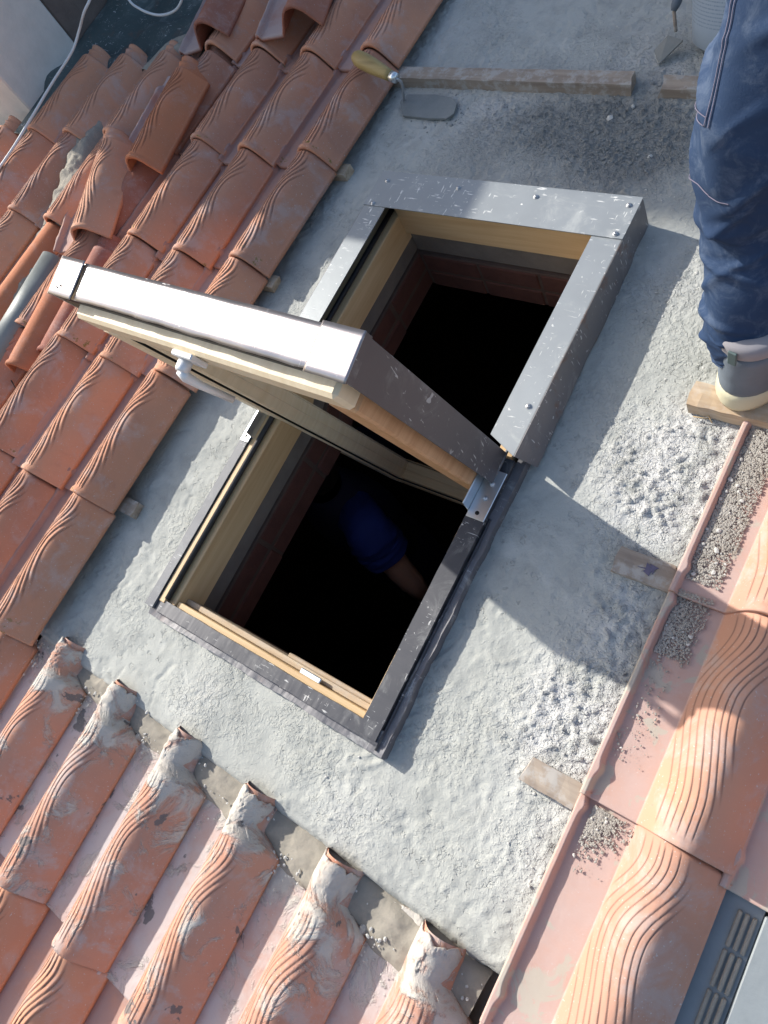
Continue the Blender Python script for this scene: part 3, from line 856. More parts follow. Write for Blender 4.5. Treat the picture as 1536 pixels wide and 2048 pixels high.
end_sheet('corner_cap', SU1 - .066, SU1 + .002, YE + .0055, -.016, .052, 'metal_sash', .003, 5, 20, bite=.002)
spart('corner_cap_side', sbox(SU1 + .0002, SU1 + .002, YE - .012, YE + .0037, -.015, .0515, .0005), 'metal_scuffed_shade')
for px_ in (.006, .014): spart('rivet_hole', MB().tube([SM @ Vector((SU0 + .012 + px_, YE + .0048, -.004 + px_ * .5)), SM @ Vector((SU0 + .012 + px_, YE + .0066, -.004 + px_ * .5))], .0016, 8), 'gap')
# handle on the free rail
hx = -.82
hb = spart('handle_plate', sbox(hx - .022, hx + .022, YE - .055, YE - .018, -.044, -.0345, .002), 'handle')
spart('handle_base', MB().tube([SM @ Vector((hx - .004, YE - .035, -.044)), SM @ Vector((hx - .004, YE - .035, -.058)), SM @ Vector((hx - .004, YE - .035, -.062))], [.011, .011, .0095], 20), 'handle', parent=hb)
spart('handle_lever', MB().tube([SM @ Vector((hx - .004, YE - .035, -.060)), SM @ Vector((hx - .002, YE - .045, -.066)), SM @ Vector((hx + .008, YE - .07, -.068)), SM @ Vector((hx + .030, YE - .12, -.067))], [.0095, .0085, .0065, .0055], 12), 'handle', parent=hb)

# ------------------------------------------------------------------ thickness of the roof round the opening
g0 = -.062
rv = MB()
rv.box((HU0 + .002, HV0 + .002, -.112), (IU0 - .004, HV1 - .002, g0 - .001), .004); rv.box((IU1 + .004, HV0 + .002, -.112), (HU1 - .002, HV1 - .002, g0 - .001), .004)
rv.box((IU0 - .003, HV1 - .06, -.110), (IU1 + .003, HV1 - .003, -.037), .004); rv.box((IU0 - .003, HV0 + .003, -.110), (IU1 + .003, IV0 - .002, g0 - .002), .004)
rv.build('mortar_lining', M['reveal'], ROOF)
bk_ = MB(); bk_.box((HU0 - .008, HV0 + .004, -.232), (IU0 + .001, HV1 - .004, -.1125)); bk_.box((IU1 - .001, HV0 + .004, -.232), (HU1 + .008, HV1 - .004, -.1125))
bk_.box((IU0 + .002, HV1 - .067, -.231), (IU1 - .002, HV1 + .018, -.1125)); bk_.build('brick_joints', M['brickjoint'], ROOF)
kk = 0
for su, u0, u1 in ((0, HU0 - .01, IU0 + .004), (1, IU1 - .004, HU1 + .01)):
    for k in range(5):
        v0 = HV0 + .004 + k * .227
        for r_ in range(2):
            q = random.uniform(-.003, .003)
            a0, a1 = (u0, u1 + q) if su == 0 else (u0 - q, u1)
            MB().box((a0, v0 + .003, -.116 - .062 * r_ - .055), (a1, v0 + random.uniform(.221, .2255), -.116 - .062 * r_), .004).build('brick', M['brickred'], ROOF)
for v0, v1 in ((HV1 - .07, HV1 + .02), (HV0 - .02, IV0 + .002)):
    for k in range(3):
        u0 = IU0 + .012 + k * .165
        for r_ in range(2):
            MB().box((u0, v0, -.116 - .062 * r_ - .055), (u0 + .160, v1, -.116 - .062 * r_), .004).build('brick', M['brickred'], ROOF)
# attic room below
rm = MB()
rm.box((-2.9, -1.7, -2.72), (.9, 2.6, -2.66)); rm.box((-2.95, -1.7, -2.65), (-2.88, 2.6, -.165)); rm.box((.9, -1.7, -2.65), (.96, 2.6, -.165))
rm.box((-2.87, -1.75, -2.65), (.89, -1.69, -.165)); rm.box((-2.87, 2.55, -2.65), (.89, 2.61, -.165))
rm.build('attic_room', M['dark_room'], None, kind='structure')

# ------------------------------------------------------------------ battens
def batten(p0, p1, w_, h, mat, label, z0=-.004, group=None, rough=.0008):
    p0 = Vector((p0[0], p0[1], 0)); p1 = Vector((p1[0], p1[1], 0)); L = (p1 - p0).length
    a = math.atan2(p1.y - p0.y, p1.x - p0.x)
    n = max(6, int(L / .02)); vs = []; fs = []
    for i in range(n + 1):
        t = L * i / n
        for (yy, zz) in ((0, 0), (w_, 0), (w_, h), (.5 * w_, h + .0005), (0, h)):
            ex = random.uniform(-.006, .006) if i in (0, n) else 0
            vs.append((t + ex, yy + random.uniform(-rough, rough), zz + (random.uniform(-rough, rough) if zz else 0)))
    for i in range(n):
        for k in range(5):
            q = i * 5 + k; q2 = i * 5 + (k + 1) % 5; fs.append((q, q + 5, q2 + 5, q2))
    fs.append((0, 1, 2, 3, 4)); fs.append(tuple(n * 5 + k for k in (4, 3, 2, 1, 0)))
    b = MB().add(vs, fs)
    o = b.build('wooden_batten', M[mat], None, label=label, category='batten')
    o.location = (p0.x, p0.y, z0); o.rotation_euler = (0, 0, a)
    o['group'] = 'wooden battens set in the cement'
    return o
q0 = at(800, 172, 0); q1 = at(1262, 190, 0)
batten((q0.x - .15, q0.y), (q1.x, q1.y), .040, .030, 'batten', 'long old wooden batten lying across the rough cement above the window')
q0 = at(1318, 196, 0); q1 = at(1500, 200, 0)
batten((q0.x, q0.y), (q1.x, q1.y), .040, .026, 'batten', 'brown stained batten end behind the worker\'s leg, under the bucket')
q0 = at(1376, 812, 0)
batten((q0.x, q0.y - .012), (-.115, q0.y - .012), .046, .030, 'batten_clean', 'pale wooden batten end with a knot, under the worker\'s boot', z0=.0, rough=.0015)
q0 = at(1222, 1140, 0)
batten((q0.x, q0.y - .003), (-.160, q0.y - .003), .046, .016, 'batten', 'batten stub with purple paint flakes in the sash shadow beside the right tiles')
q0 = at(1045, 1562, 0)
batten((q0.x, q0.y), (-.158, q0.y), .042, .018, 'batten', 'pale cement dusted batten stub beside the lowest right tile joint')
q0 = at(690, 352, .0)
batten((q0.x - .2, q0.y - .015), (q0.x + .02, q0.y - .015), .036, .024, 'batten_clean', 'brown batten stub poking out of the tiles near the top of the window')
q0 = at(272, 1035, .0)
batten((q0.x - .2, q0.y - .004), (q0.x, q0.y - .004), .038, .022, 'batten', 'grey batten stub poking out of the left tiles beside the open half of the window')
q0 = at(556, 575, .0)
batten((q0.x - .2, q0.y - .015), (q0.x, q0.y - .015), .036, .022, 'batten_clean', 'yellowish batten stub poking out of the tiles behind the raised sash')
MB().prism([(.024 * (1 + .7 * math.sin(k * 2.4)) * math.cos(k / 14 * 6.283), .013 * (1 + .6 * math.cos(k * 3.1)) * math.sin(k / 14 * 6.283)) for k in range(14)], 0, .0012).build('purple_paint_flake', plain('purple_paint', (.12, .105, .16), .7), None)
fl = bpy.data.objects['purple_paint_flake']; fl.parent = [o for o in bpy.data.objects if o.get('label', '').startswith('batten stub with purple')][0]
fl.location = (.058, .024, .0163); fl.rotation_euler = (0, 0, .4); fl.scale = (.5, .6, 1)

# ------------------------------------------------------------------ loose tiles and old mortar on the left
def loose(px0, px1, z, mat, label, me=None, drop=.0, roll=0.0, flip=False):
    """px0 lower right corner, px1 right shoulder, both in the photo"""
    a = at(*px0, z); b = at(*px1, z)
    ang = math.atan2(b.y - a.y, b.x - a.x) - math.pi / 2
    o = put_tile(me or T_A[0], mat, a.x, a.y, z - .02, ang, drop, None, roll, label=label, category='roof tile', group='loose roof tiles')
    return o
put_tile(T_PLAIN, 'clay_dark', -1.305 - .2085 * 3, .685, .006)
put_tile(T_PLAIN, 'clay_orange', -1.318 - .2085 * 4, .338, .006)
loose((317, 340), (423, 143), .085, 'clay_orange', 'orange loose roof tile laid on the others, nearest the dark sheet, rounded neck at top', T_A[1])
loose((214, 470), (282, 258), .085, 'clay_pink', 'loose grooved roof tile lying skewed beside the old mortar ridge, half in sun', T_A[2])
loose((80, 752), (160, 600), .055, 'clay_orange', 'smooth orange loose tile under the near end of the dark duct', T_PLAIN)
loose((143, 725), (215, 590), .040, 'clay_dark', 'dark smooth loose tile half tucked under the raised window corner', T_PLAIN)
# mortar ridge
def ridge(name, pts, wd, ht, mat, seed, **props):
    P = [Vector(p) for p in pts]; n = 260; m = 26; vs = np.zeros((n, m, 3))
    L = [0]
    for a, b in zip(P[:-1], P[1:]): L.append(L[-1] + (b - a).length)
    for i in range(n):
        s = L[-1] * i / (n - 1)
        k = max(j for j in range(len(P) - 1) if L[j] <= s + 1e-9)
        t = (s - L[k]) / (L[k + 1] - L[k]); p = P[k].lerp(P[k + 1], t); dr = (P[k + 1] - P[k]).normalized()
        sd = Vector((dr.y, -dr.x, 0)).normalized()
        wv = wd * (.75 + .5 * float(fbm(np.array(s * 9.), np.array(seed * 3.), 1, 3, seed)))
        for j in range(m):
            q = j / (m - 1) * 2 - 1
            hh = ht * (1 - abs(q) ** 4) * (.7 + .55 * float(fbm(np.array(s * 26), np.array(q * 2.0), 1, 5, seed + 1, .5)))
            pt = p + sd * q * wv; vs[i, j] = (pt.x, pt.y, p.z + hh)
    return link(name, mesh_np(name, vs.reshape(-1, 3), grid_faces(n, m, 0, True)), M[mat], None, **props)
ridge('old_mortar_ridge', [at(205, 225, .03), at(150, 380, .03), at(118, 470, .025), at(50, 590, .02), at(-40, 730, .02)], .06, .045, 'mortar_old', 5,
      label='crumbling grey old mortar ridge running down between the left tile columns', category='mortar')
ridge('old_mortar_patch', [at(300, 150, .05), at(345, 100, .05), at(375, 90, .05)], .05, .02, 'mortar_old', 9,
      label='grey mortar patch left of the orange loose tile neck', category='mortar')
ridge('mortar_fillet', [Vector((-1.27, -.345, -.040)), Vector((-.80, -.368, -.040)), Vector((-.18, -.400, -.040))], .048, .028, 'mortar_old', 15,  # filler added over deep-shade gaps; its dull tone paints the shadow strip
      label='rough mortar fillet added under the tile necks, toned to stand for the shadow strip', category='mortar')
# dark half round duct
p0 = at(112, 520, .075); p1 = at(-12, 725, .075); dd = (p1 - p0).normalized(); sd = Vector((dd.y, -dd.x, 0))
b = MB(); n = 24; vs = []; fs = []
for i in range(2):
    p = (p0, p1)[i]
    for rr in (.043, .039):
        for k in range(n + 1):
            a = math.pi * k / n; vs.append(p + sd * math.cos(a) * rr + Vector((0, 0, math.sin(a) * rr * .9)))
N = n + 1
for k in range(n):
    fs.append((k, k + 1, 2 * N + k + 1, 2 * N + k)); fs.append((N + k + 1, N + k, 3 * N + k, 3 * N + k + 1))
    fs.append((k + 1, k, N + k, N + k + 1)); fs.append((2 * N + k, 2 * N + k + 1, 3 * N + k + 1, 3 * N + k))
fs.append((0, 2 * N, 3 * N, N)); fs.append((N - 1, 2 * N - 1, 4 * N - 1, 3 * N - 1))
b.add(vs, fs, True)
b.build('half_round_pipe', M['rail'], None, label='dark grey half round pipe lying on the loose tiles at the left edge', category='pipe')
w_ = MB().tube([at(3, 700, .07), at(4, 718, .06), at(14, 745, .05), at(30, 775, .045), at(33, 779, .04)], .0017, 6)
w_.build('thin_wire', M['wire'], None, label='thin black wire hanging from the end of the half round pipe', category='wire')

# ------------------------------------------------------------------ top left: white chimney, dark wall and sheet, terrace, added shadow block
ch = thing('chimney', 'white rendered chimney at the top left corner beyond the tiles, in shade', 'chimney', (-3.1, 1.27, 0))
def at0(o, b, name, mat):
    x = b.build(name, M[mat], None); x.parent = o; x.location = tuple(-c for c in o.location); return x
at0(ch, MB().box((-3.5, 1.125, -.62), (-2.79, 1.44, 1.30), .006), 'shaft', 'white_wall')
at0(ch, MB().box((-3.54, 1.09, 1.301), (-2.75, 1.475, 1.36), .006), 'cap', 'grey_slab')
pw = thing('parapet_wall', 'dark brown rendered wall behind the white chimney, top left', 'wall', (-3.0, 2.3, 0))
at0(pw, MB().box((-3.4, 1.4405, -.62), (-2.80, 3.4, 1.32), .01), 'wall_body', 'brown_wall')
at0(pw, MB().box((-3.45, 1.49, 1.3205), (-2.77, 3.45, 1.36), .006), 'coping', 'grey_slab')
X, Y = np.meshgrid(np.linspace(-2.79, -2.02, 50), np.linspace(1.02, 3.2, 90), indexing='ij')
Zs = .012 + .05 * sst(-2.55, -2.79, X) + .02 * (fbm(X, Y, 6, 4, 6) - .5) + .02 * sst(.5, .6, fbm(X, Y, 4, 2, 66))
link('bitumen_sheet', mesh_np('bitumen_sheet', np.stack([X, Y, Zs], -1).reshape(-1, 3), grid_faces(50, 90)), M['sheet'], None,
     label='dark scratched bitumen sheet between the chimney and the tiles, top left', category='roofing sheet')
b = MB().box((-16, -5, -.75), (-3.025, 7, -.62)); b.build('lower_terrace', M['gravel'], None, kind='structure')
ground = MB().box((-120, -120, -7.3), (120, 120, -7.0)); g_ = ground.build('ground', M['gravel'], None, kind='structure')
b = MB().box((-3.02, -3.2, -7), (3.0, 5.2, -2.9)); b.build('house_walls', M['white_wall'], None, kind='structure')
nb = thing('shadow_block', 'unseen tall pale block added upslope to the left to cast the upper shadow', 'shadow caster', (-9, 4.5, -.62))  # unseen block, added to throw the straight shadow across the upper roof
at0(nb, MB().box((-17, 2.0, -.62), (-4.24, 8.0, 4.4), .01), 'wall', 'white_wall')
rf = at0(nb, MB().box((-17.2, 2.0, 4.401), (-4.24, 8.2, 4.46), .01), 'caster_slab', 'grey_slab')

# cables
def spline(pts, n=14):
    P = [Vector(p) for p in pts]; out = []
    Q = [P[0] * 2 - P[1]] + P + [P[-1] * 2 - P[-2]]
    for i in range(1, len(Q) - 2):
        for k in range(n):
            t = k / n; a, b, c, e = Q[i - 1], Q[i], Q[i + 1], Q[i + 2]
            out.append(.5 * ((2 * b) + (c - a) * t + (2 * a - 5 * b + 4 * c - e) * t * t + (3 * b - 3 * c + e - a) * t ** 3))
    out.append(P[-1]); return out
cb = MB().tube(spline([at(195, -90, .30), at(182, -10, .26), at(168, 25, .24), at(158, 62, .2), at(143, 105, .17), at(105, 165, .14), at(60, 240, .12), at(20, 305, .11), at(-30, 372, .10), at(-120, 470, .10)]), .0045, 8)
cb.build('white_cable', M['cable'], None, label='white cable running down past the chimney over the left tiles', category='cable')
cb = MB().tube(spline([at(240, -60, .2), at(256, -4, .18), at(280, 18, .15), at(315, 30, .13), at(345, 24, .13), at(362, 4, .15), at(372, -40, .2)]), .0042, 8)
cb.build('white_cable', M['cable'], None, label='looped white cable hanging over the dark sheet at the top edge', category='cable')
# broken ridge tiles at the top of the columns
loose((640, 40), (700, -120), .125, 'clay_dark', 'brown tile with yellow lichen overhanging an open dark hollow at the top edge', T_PLAIN, roll=.05)
loose((452, 62), (520, -80), .11, 'clay_dark', 'broken tile piece with white mortar on its edge at the top of the tiles', T_PLAIN, roll=-.1)

# ------------------------------------------------------------------ mortar lumps and dust (uncountable)
def scatter(px, py, n, sx, sy, z, seed, zr=.002):
    r = np.random.default_rng(seed); out = []
    for k in range(n):
        p = at(px + r.normal(0, sx), py + r.normal(0, sy), z); out.append((p.x, p.y, z + r.random() * zr))
    return out
def on_cement(pts):
    P = np.array(pts); z, _, _ = cement_z(P[:, 0], P[:, 1]); P[:, 2] = z + .0006; 
    keep = ~((P[:, 0] > WU0 - .01) & (P[:, 0] < WU1 + .02) & (P[:, 1] > WV0 - .02) & (P[:, 1] < WV1 + .01))
    return P[keep]
pts = []
for (x, y, n, sx, sy) in ((1330, 960, 700, 45, 70), (1150, 1430, 600, 45, 80), (1300, 1230, 200, 40, 50), (1330, 560, 350, 40, 130), (1230, 80, 200, 80, 40), (950, 100, 120, 90, 40),
                          (1340, 780, 200, 60, 60), (1050, 1700, 260, 60, 100), (800, 1560, 120, 120, 60), (500, 1400, 60, 100, 40), (370, 1080, 90, 50, 130), (560, 460, 50, 60, 60)):
    pts += scatter(x, y, n, sx, sy, 0, int(x + y))
P = on_cement(pts); P = P[P[:, 0] < -.17]
crumbs('cement_crumbs', P[::4], .0007, .0030, 'mortar', label='pale cement crumbs scattered over the fresh cement', category='crumbs', flat=.5)
P = on_cement(scatter(1240, 300, 420, 50, 22, 0, 5) + scatter(1150, 270, 180, 80, 30, 0, 6) + scatter(880, 215, 90, 60, 25, 0, 9))
crumbs('wet_mortar_crumbs', P, .0010, .0042, 'mortar_dark', label='dark damp mortar crumbs heaped below the upper batten', category='crumbs', flat=.6, seed=8)
# white pebbles of plaster on the dark patch
P = on_cement([tuple(at(1264, 160, 0)), tuple(at(1266, 211, 0)), tuple(at(1219, 234, 0)), tuple(at(1300, 313, 0)), tuple(at(1254, 163, 0))])
crumbs('plaster_lumps', P, .005, .009, 'mortar', label='few white plaster lumps near the upper battens', category='plaster lumps', flat=.8, seed=4)
# rubble in the pans of the right tiles
r = np.random.default_rng(2); pts = []
def pan_pts(v0, v1, n, umax, dens=1.0):
    for k in range(n):
        v = v0 + (v1 - v0) * r.random(); u = -.145 + abs(r.normal(0, umax))
        row = -.048 if v < .300 else (.300 if v < .652 else .652)
        zz = .0065 + .0125 * (1 - (v - row) / TP)
        if u < -.092: pts.append((u, v, zz + .001))
pan_pts(.33, .69, 7000, .035); pan_pts(.40, .69, 2500, .05); pan_pts(.20, .31, 2200, .04); pan_pts(.02, .2, 160, .03); pan_pts(-.14, -.045, 0, .03)
for k in range(1500):
    v = -.055 - abs(r.normal(0, .028)); u = -.135 + abs(r.normal(0, .022)) 
    zz = .0065 + .0125 * (1 - (v + .398) / TP)
    pts.append((u, v, zz + .001))
crumbs('tile_rubble', np.array(pts), .0006, .0024, 'rubble', label='gritty rubble and dirt caught in the pans of the right tiles', category='rubble', flat=.7, seed=9)
crumbs('plaster_chips', np.array([(p[0], p[1], p[2] + .002) for p in pts[::220]]), .0015, .0045, 'mortar', label='pale plaster chips among the rubble on the right tiles', category='plaster chips', flat=.6, seed=10)
# mortar packed round the necks of the lower tiles
pts = []
for i, u in enumerate(LOWU):
    for k in range(22):
        a = r.random(); pts.append((u - .13 + .12 * r.random(), -.325 - .011 * i + r.normal(0, .010), -.020 + .022 * math.sin(math.pi * a) * r.random()))
    for k in range(26):
        pts.append((u - .19 + r.normal(0, .02), -.35 - abs(r.normal(0, .04)) - .010 * i, -.012 + r.random() * .004))
crumbs('neck_mortar', np.array(pts), .0010, .0038, 'mortar', label='lumpy mortar left round the necks of the tiles below the cement edge', category='mortar', flat=.8, seed=12)

# ------------------------------------------------------------------ bottom right: grey sheet and ribbed strip where tiles are missing
b = MB().box((.115, -1.6, -.02), (.75, -.072, .006), .002)
b.build('grey_sheet', M['grey_slab'], None, label='flat grey sheet where tiles are missing at the bottom right corner', category='sheet')
rs = thing('ribbed_tile_edge', 'grey ribbed interlocking edge strip between the nearest tile and the grey sheet', 'tile edge', (.09, -.3, 0))
at0(rs, MB().box((.060, -1.2, -.02), (.1145, -.066, -.002), .001), 'strip', 'grey_slab')
for k in range(3):
    for q in range(9):
        v1 = -.082 - q * .055
        at0(rs, MB().box((.084 + k * .0095 - q * .0003, v1 - .051, -.0025), (.090 + k * .0095 - q * .0003, v1, .0060 + random.uniform(-.002, .001)), .0015), 'rib', 'mortar_old')

# ------------------------------------------------------------------ trowel on the tiles
tr = thing('trowel', 'trowel with yellow wooden handle resting on the tile, blade under fresh mortar', 'trowel', tuple(at(800, 160, .1)))
h0 = at(708, 112, .125); h1 = at(782, 152, .108); h2 = at(793, 157, .104)
P = [h0.lerp(h1, t) for t in (0, .03, .12, .3, .5, .7, .9, 1)]
at0(tr, MB().tube(P, [.006, .013, .019, .0205, .0195, .017, .0145, .013], 18), 'handle', 'trowel_wood')
at0(tr, MB().tube([h1, h2], [.0125, .012], 16), 'ferrule', 'zinc')
at0(tr, MB().tube(spline([h2, at(803, 166, .085), at(806, 185, .05), at(808, 200, .012)], 6), .0035, 8), 'tang', 'screw')
bp = [at(x, y, .006) for x, y in ((800, 205), (806, 232), (860, 238), (893, 238), (908, 228), (914, 208), (904, 196), (870, 190), (815, 190))]
at0(tr, MB().prism([(p.x, p.y) for p in bp], .0035, .0080), 'blade', 'mortar_dark')

# ------------------------------------------------------------------ bucket, pointing trowel
UPW = TILT.to_3x3().inverted() @ Vector((0, 0, 1))         # world up in roof coordinates
def upright(o, p):
    q = Vector((0, 0, 1)).rotation_difference(UPW)
    o.rotation_mode = 'QUATERNION'; o.rotation_quaternion = q; o.location = p
bk = thing('bucket', 'pale blue plastic mortar bucket with small print, behind the worker\'s leg', 'bucket', (0, 0, 0))
b = MB(); n = 48; prof = [(.0, .0), (.108, .0), (.116, .006), (.121, .05), (.128, .16), (.133, .235), (.140, .237), (.141, .250), (.134, .252), (.129, .23), (.118, .03), (0, .02)]
vs = []; fs = []
for (rr, zz) in prof:
    for k in range(n): a = 2 * math.pi * k / n; vs.append((rr * math.cos(a), rr * math.sin(a), zz))
for i in range(len(prof) - 1):
    for k in range(n): k2 = (k + 1) % n; fs.append((i * n + k, i * n + k2, (i + 1) * n + k2, (i + 1) * n + k))
b.add(vs, fs, True); b.build('shell', M['bucket'], bk)
MB().tube([(.142 * math.cos(a), .142 * math.sin(a) , .225 - .10 * math.sin(a) ) for a in [math.pi * k / 24 for k in range(25)]], .0025, 8).build('bail', M['zinc'], bk)
bkp = at(1420, 146, 0)
upright(bk, Vector((bkp.x + .045, bkp.y + .105, .006)))
pt = thing('pointing_trowel', 'mortar smeared trowel with bent wire shank leaning by the bucket', 'trowel', tuple(at(1340, 100, .02)))
tb = [at(1336, 70, .035), at(1308, 100, .010), at(1318, 128, .006), at(1366, 80, .03)]
at0(pt, MB().add([tuple(p) for p in tb] + [tuple(p - Vector((0, 0, .003))) for p in tb], [(0, 1, 2, 3), (7, 6, 5, 4), (0, 4, 5, 1), (1, 5, 6, 2), (2, 6, 7, 3), (3, 7, 4, 0)]), 'blade', 'mortar_dark')
at0(pt, MB().tube(spline([at(1352, 62, .04), at(1350, 45, .06), at(1348, 22, .075)], 5), .0038, 8), 'shank', 'batten')
at0(pt, MB().tube([at(1347, 22, .076), at(1352, 8, .085), at(1362, -22, .10)], [.006, .010, .012], 10), 'handle', 'boot')
# straw bits by the batten
for k, (a_, c_) in enumerate((((1386, 833), (1420, 838)), ((1412, 822), (1424, 846)))):
    MB().tube([at(*a_, .008), at(*c_, .006)], .0011, 5).build('straw_stalk', M['straw'], None, label=('straw stalk lying across below the boot batten', 'straw stalk pointing at the boot batten')[k], category='straw')

# ------------------------------------------------------------------ worker standing at the right
per = thing('person', 'worker in dark blue work trousers and grey boots standing at the right edge', 'person', (-.1, .66, .03))
def tubebody(name, rings, mat, parent, n=72, wr=None, seed=0, cap=True, vn_=1):
    """rings: (centre, radius_x, radius_y, forward dir angle); surface with cloth folds"""
    m = len(rings); P = np.zeros((m, n, 3))
    cs = [Vector(r[0]) for r in rings]
    for i, (c, rx, ry) in enumerate(rings):
        t = (cs[min(i + 1, m - 1)] - cs[max(i - 1, 0)]).normalized()
        e1 = Vector((1, 0, 0)); e1 = (e1 - t * e1.dot(t)).normalized(); e2 = t.cross(e1)
        for k in range(n):
            a = 2 * math.pi * k / n
            f = 1 + (wr(i / (m - 1), a) if wr else 0)
            q = cs[i] + (e1 * math.cos(a) * rx + e2 * math.sin(a) * ry) * f
            P[i, k] = q
    V = P.reshape(-1, 3); F = []
    for i in range(m - 1):
        k = np.arange(n); k2 = (k + 1) % n
        F.append(np.stack([i * n + k, i * n + k2, (i + 1) * n + k2, (i + 1) * n + k], 1))
    me = mesh_np(name, V, np.vstack(F))
    return link(name, me, M[mat], parent)
def interp_rings(keys, m):
    out = []
    for i in range(m):
        t = i / (m - 1) * (len(keys) - 1); k = min(int(t), len(keys) - 2); f = t - k
        def c(j, idx): return keys[max(0, min(len(keys) - 1, j))][idx]
        def cr(a, b, cc, e): return .5 * ((2 * b) + (cc - a) * f + (2 * a - 5 * b + 4 * cc - e) * f * f + (3 * b - 3 * cc + e - a) * f ** 3)
        p = cr(Vector(c(k - 1, 0)), Vector(c(k, 0)), Vector(c(k + 1, 0)), Vector(c(k + 2, 0)))
        rx = cr(c(k - 1, 1), c(k, 1), c(k + 1, 1), c(k + 2, 1)); ry = cr(c(k - 1, 2), c(k, 2), c(k + 1, 2), c(k + 2, 2))
        out.append((p, rx, ry))
    return out
def folds(seed, amp=1.0):
    rr = np.random.default_rng(seed)
    F_ = [(rr.uniform(.0, .95), rr.uniform(0, 6.28), rr.uniform(.007, .018), rr.uniform(.4, 1.2), rr.uniform(-.06, .06), rr.uniform(.04, .11)) for _ in range(75)]
    F_ += [(rr.uniform(.0, .97), rr.uniform(0, 6.28), rr.uniform(.0035, .008), rr.uniform(.25, .7), rr.uniform(-.09, .09), rr.uniform(.012, .03)) for _ in range(110)]
    def f(t, a):
        s = 0
        for (t0, a0, w0, wa, sl_, am) in F_:
            da = (a - a0 + math.pi) % (2 * math.pi) - math.pi
            dens = 1.0 if (t < .25 or .45 < t < .8) else .5
            s += dens * am * math.exp(-((t - t0 - sl_ * da) / w0) ** 2) * math.exp(-(da / wa) ** 2)
        return amp * (s - .12 + .02 * math.sin(a * 5 + t * 20))
    return f
def pz(x, y, z): p = at(x, y, z); return p
ank = pz(1484, 690, .145); hemc = pz(1488, 655, .175); shin = pz(1497, 580, .24); calf = pz(1507, 440, .33)
knee = pz(1508, 260, .47); thigh = pz(1530, 40, .62); hip = knee + Vector((.06, .14, .42))
L1_ = [(ank + Vector((.006, .0, -.012)), .052, .056), (hemc, .063, .069), (shin, .069, .074), (calf, .077, .080), (knee, .078, .082), (knee.lerp(hip, .35), .080, .086), (knee.lerp(hip, .7), .088, .095), (hip, .095, .105)]
tr_ = tubebody('trouser_leg', interp_rings(L1_, 230), 'denim', per, 110, folds(5, 1.2), 5)
off = Vector((.26, .02, 0))
L2_ = [(a + off * (1 - .3 * i / 7), b, c) for i, (a, b, c) in enumerate(L1_)]
tubebody('trouser_leg', interp_rings(L2_, 120), 'denim', per, 60, folds(9), 6)
hipc = hip + Vector((.09, .0, .03))
torso = [(hipc + Vector((0, 0, -.08)), .13, .10), (hipc + Vector((0, 0, .02)), .17, .125), (hipc + UPW * .15, .155, .115), (hipc + UPW * .38, .18, .125), (hipc + UPW * .50, .17, .11), (hipc + UPW * .57, .07, .07), (hipc + UPW * .64, .055, .06)]
tubebody('torso', interp_rings(torso, 50), 'overall', per, 40)
neck = hipc + UPW * .62
head = [(neck, .052, .056), (neck + UPW * .06, .058, .075), (neck + UPW * .13, .074, .092), (neck + UPW * .20, .076, .095), (neck + UPW * .25, .05, .065), (neck + UPW * .268, .008, .01)]
hd = tubebody('head', interp_rings(head, 24), 'skin', per, 28)
hair_ = [(neck + UPW * .15 + Vector((0, -.012, 0)), .080, .092), (neck + UPW * .21 + Vector((0, -.006, 0)), .081, .099), (neck + UPW * .262, .05, .066), (neck + UPW * .277, .008, .01)]
tubebody('hair', interp_rings(hair_, 14), 'hair', hd, 28)
for sx in (-1, 1):
    sh = hipc + UPW * .47 + Vector((.17 * sx, 0, 0)); el = sh + Vector((.06 * sx, .08, -.26)); wr_ = el + Vector((-.02 * sx, .18, -.14))
    tubebody('arm', interp_rings([(sh, .055, .055), (sh.lerp(el, .5), .045, .045), (el, .038, .038), (wr_, .027, .03)], 24), 'overall', per, 20)
    hnd = MB(); dr = (wr_ - el).normalized(); sd_ = Vector((1, 0, 0)); 
    hnd.tube([wr_ - dr * .01, wr_ + dr * .03, wr_ + dr * .08, wr_ + dr * .095], [.026, .033, .036, .02], 12)
    for q in range(4):
        o_ = wr_ + dr * .085 + sd_ * (.024 - .016 * q); ln = (.06, .07, .066, .05)[q]
        hnd.tube([o_, o_ + dr * ln * .4, o_ + dr * ln * .75 + Vector((0, 0, -.012)), o_ + dr * ln * .9 + Vector((0, 0, -.03))], [.009, .0085, .0078, .005], 8)
    o_ = wr_ + dr * .03 + sd_ * (-.03 * sx); hnd.tube([o_, o_ + dr * .03 - sd_ * .018 * sx, o_ + dr * .055 - sd_ * .02 * sx], [.012, .010, .007], 8)
    hnd.build('hand', M['skin'], per)
# stitching on the near trouser leg
def on_leg(x, y, z): return at(x, y, z)
rg = interp_rings(L1_, 230); fo = folds(5, 1.2)
def leg_pt(t, a, lift=.0012):
    i = t * 229; k = min(int(i), 228); f = i - k
    c = rg[k][0].lerp(rg[k + 1][0], f); rx = rg[k][1] * (1 - f) + rg[k + 1][1] * f; ry = rg[k][2] * (1 - f) + rg[k + 1][2] * f
    tt = (rg[k + 1][0] - rg[k][0]).normalized(); e1 = Vector((1, 0, 0)); e1 = (e1 - tt * e1.dot(tt)).normalized(); e2 = tt.cross(e1)
    ff = 1 + fo(t, a)
    return c + (e1 * math.cos(a) * (rx * ff + lift) + e2 * math.sin(a) * (ry * ff + lift))
def seam(pts, n=60, r=.0007):
    P = []
    for (t0, a0), (t1, a1) in zip(pts[:-1], pts[1:]):
        for k in range(n): q = k / n; P.append(leg_pt(t0 + (t1 - t0) * q, a0 + (a1 - a0) * q))
    MB().tube(P, r, 5).build('seam', M['stitch'], tr_)
PI = math.pi
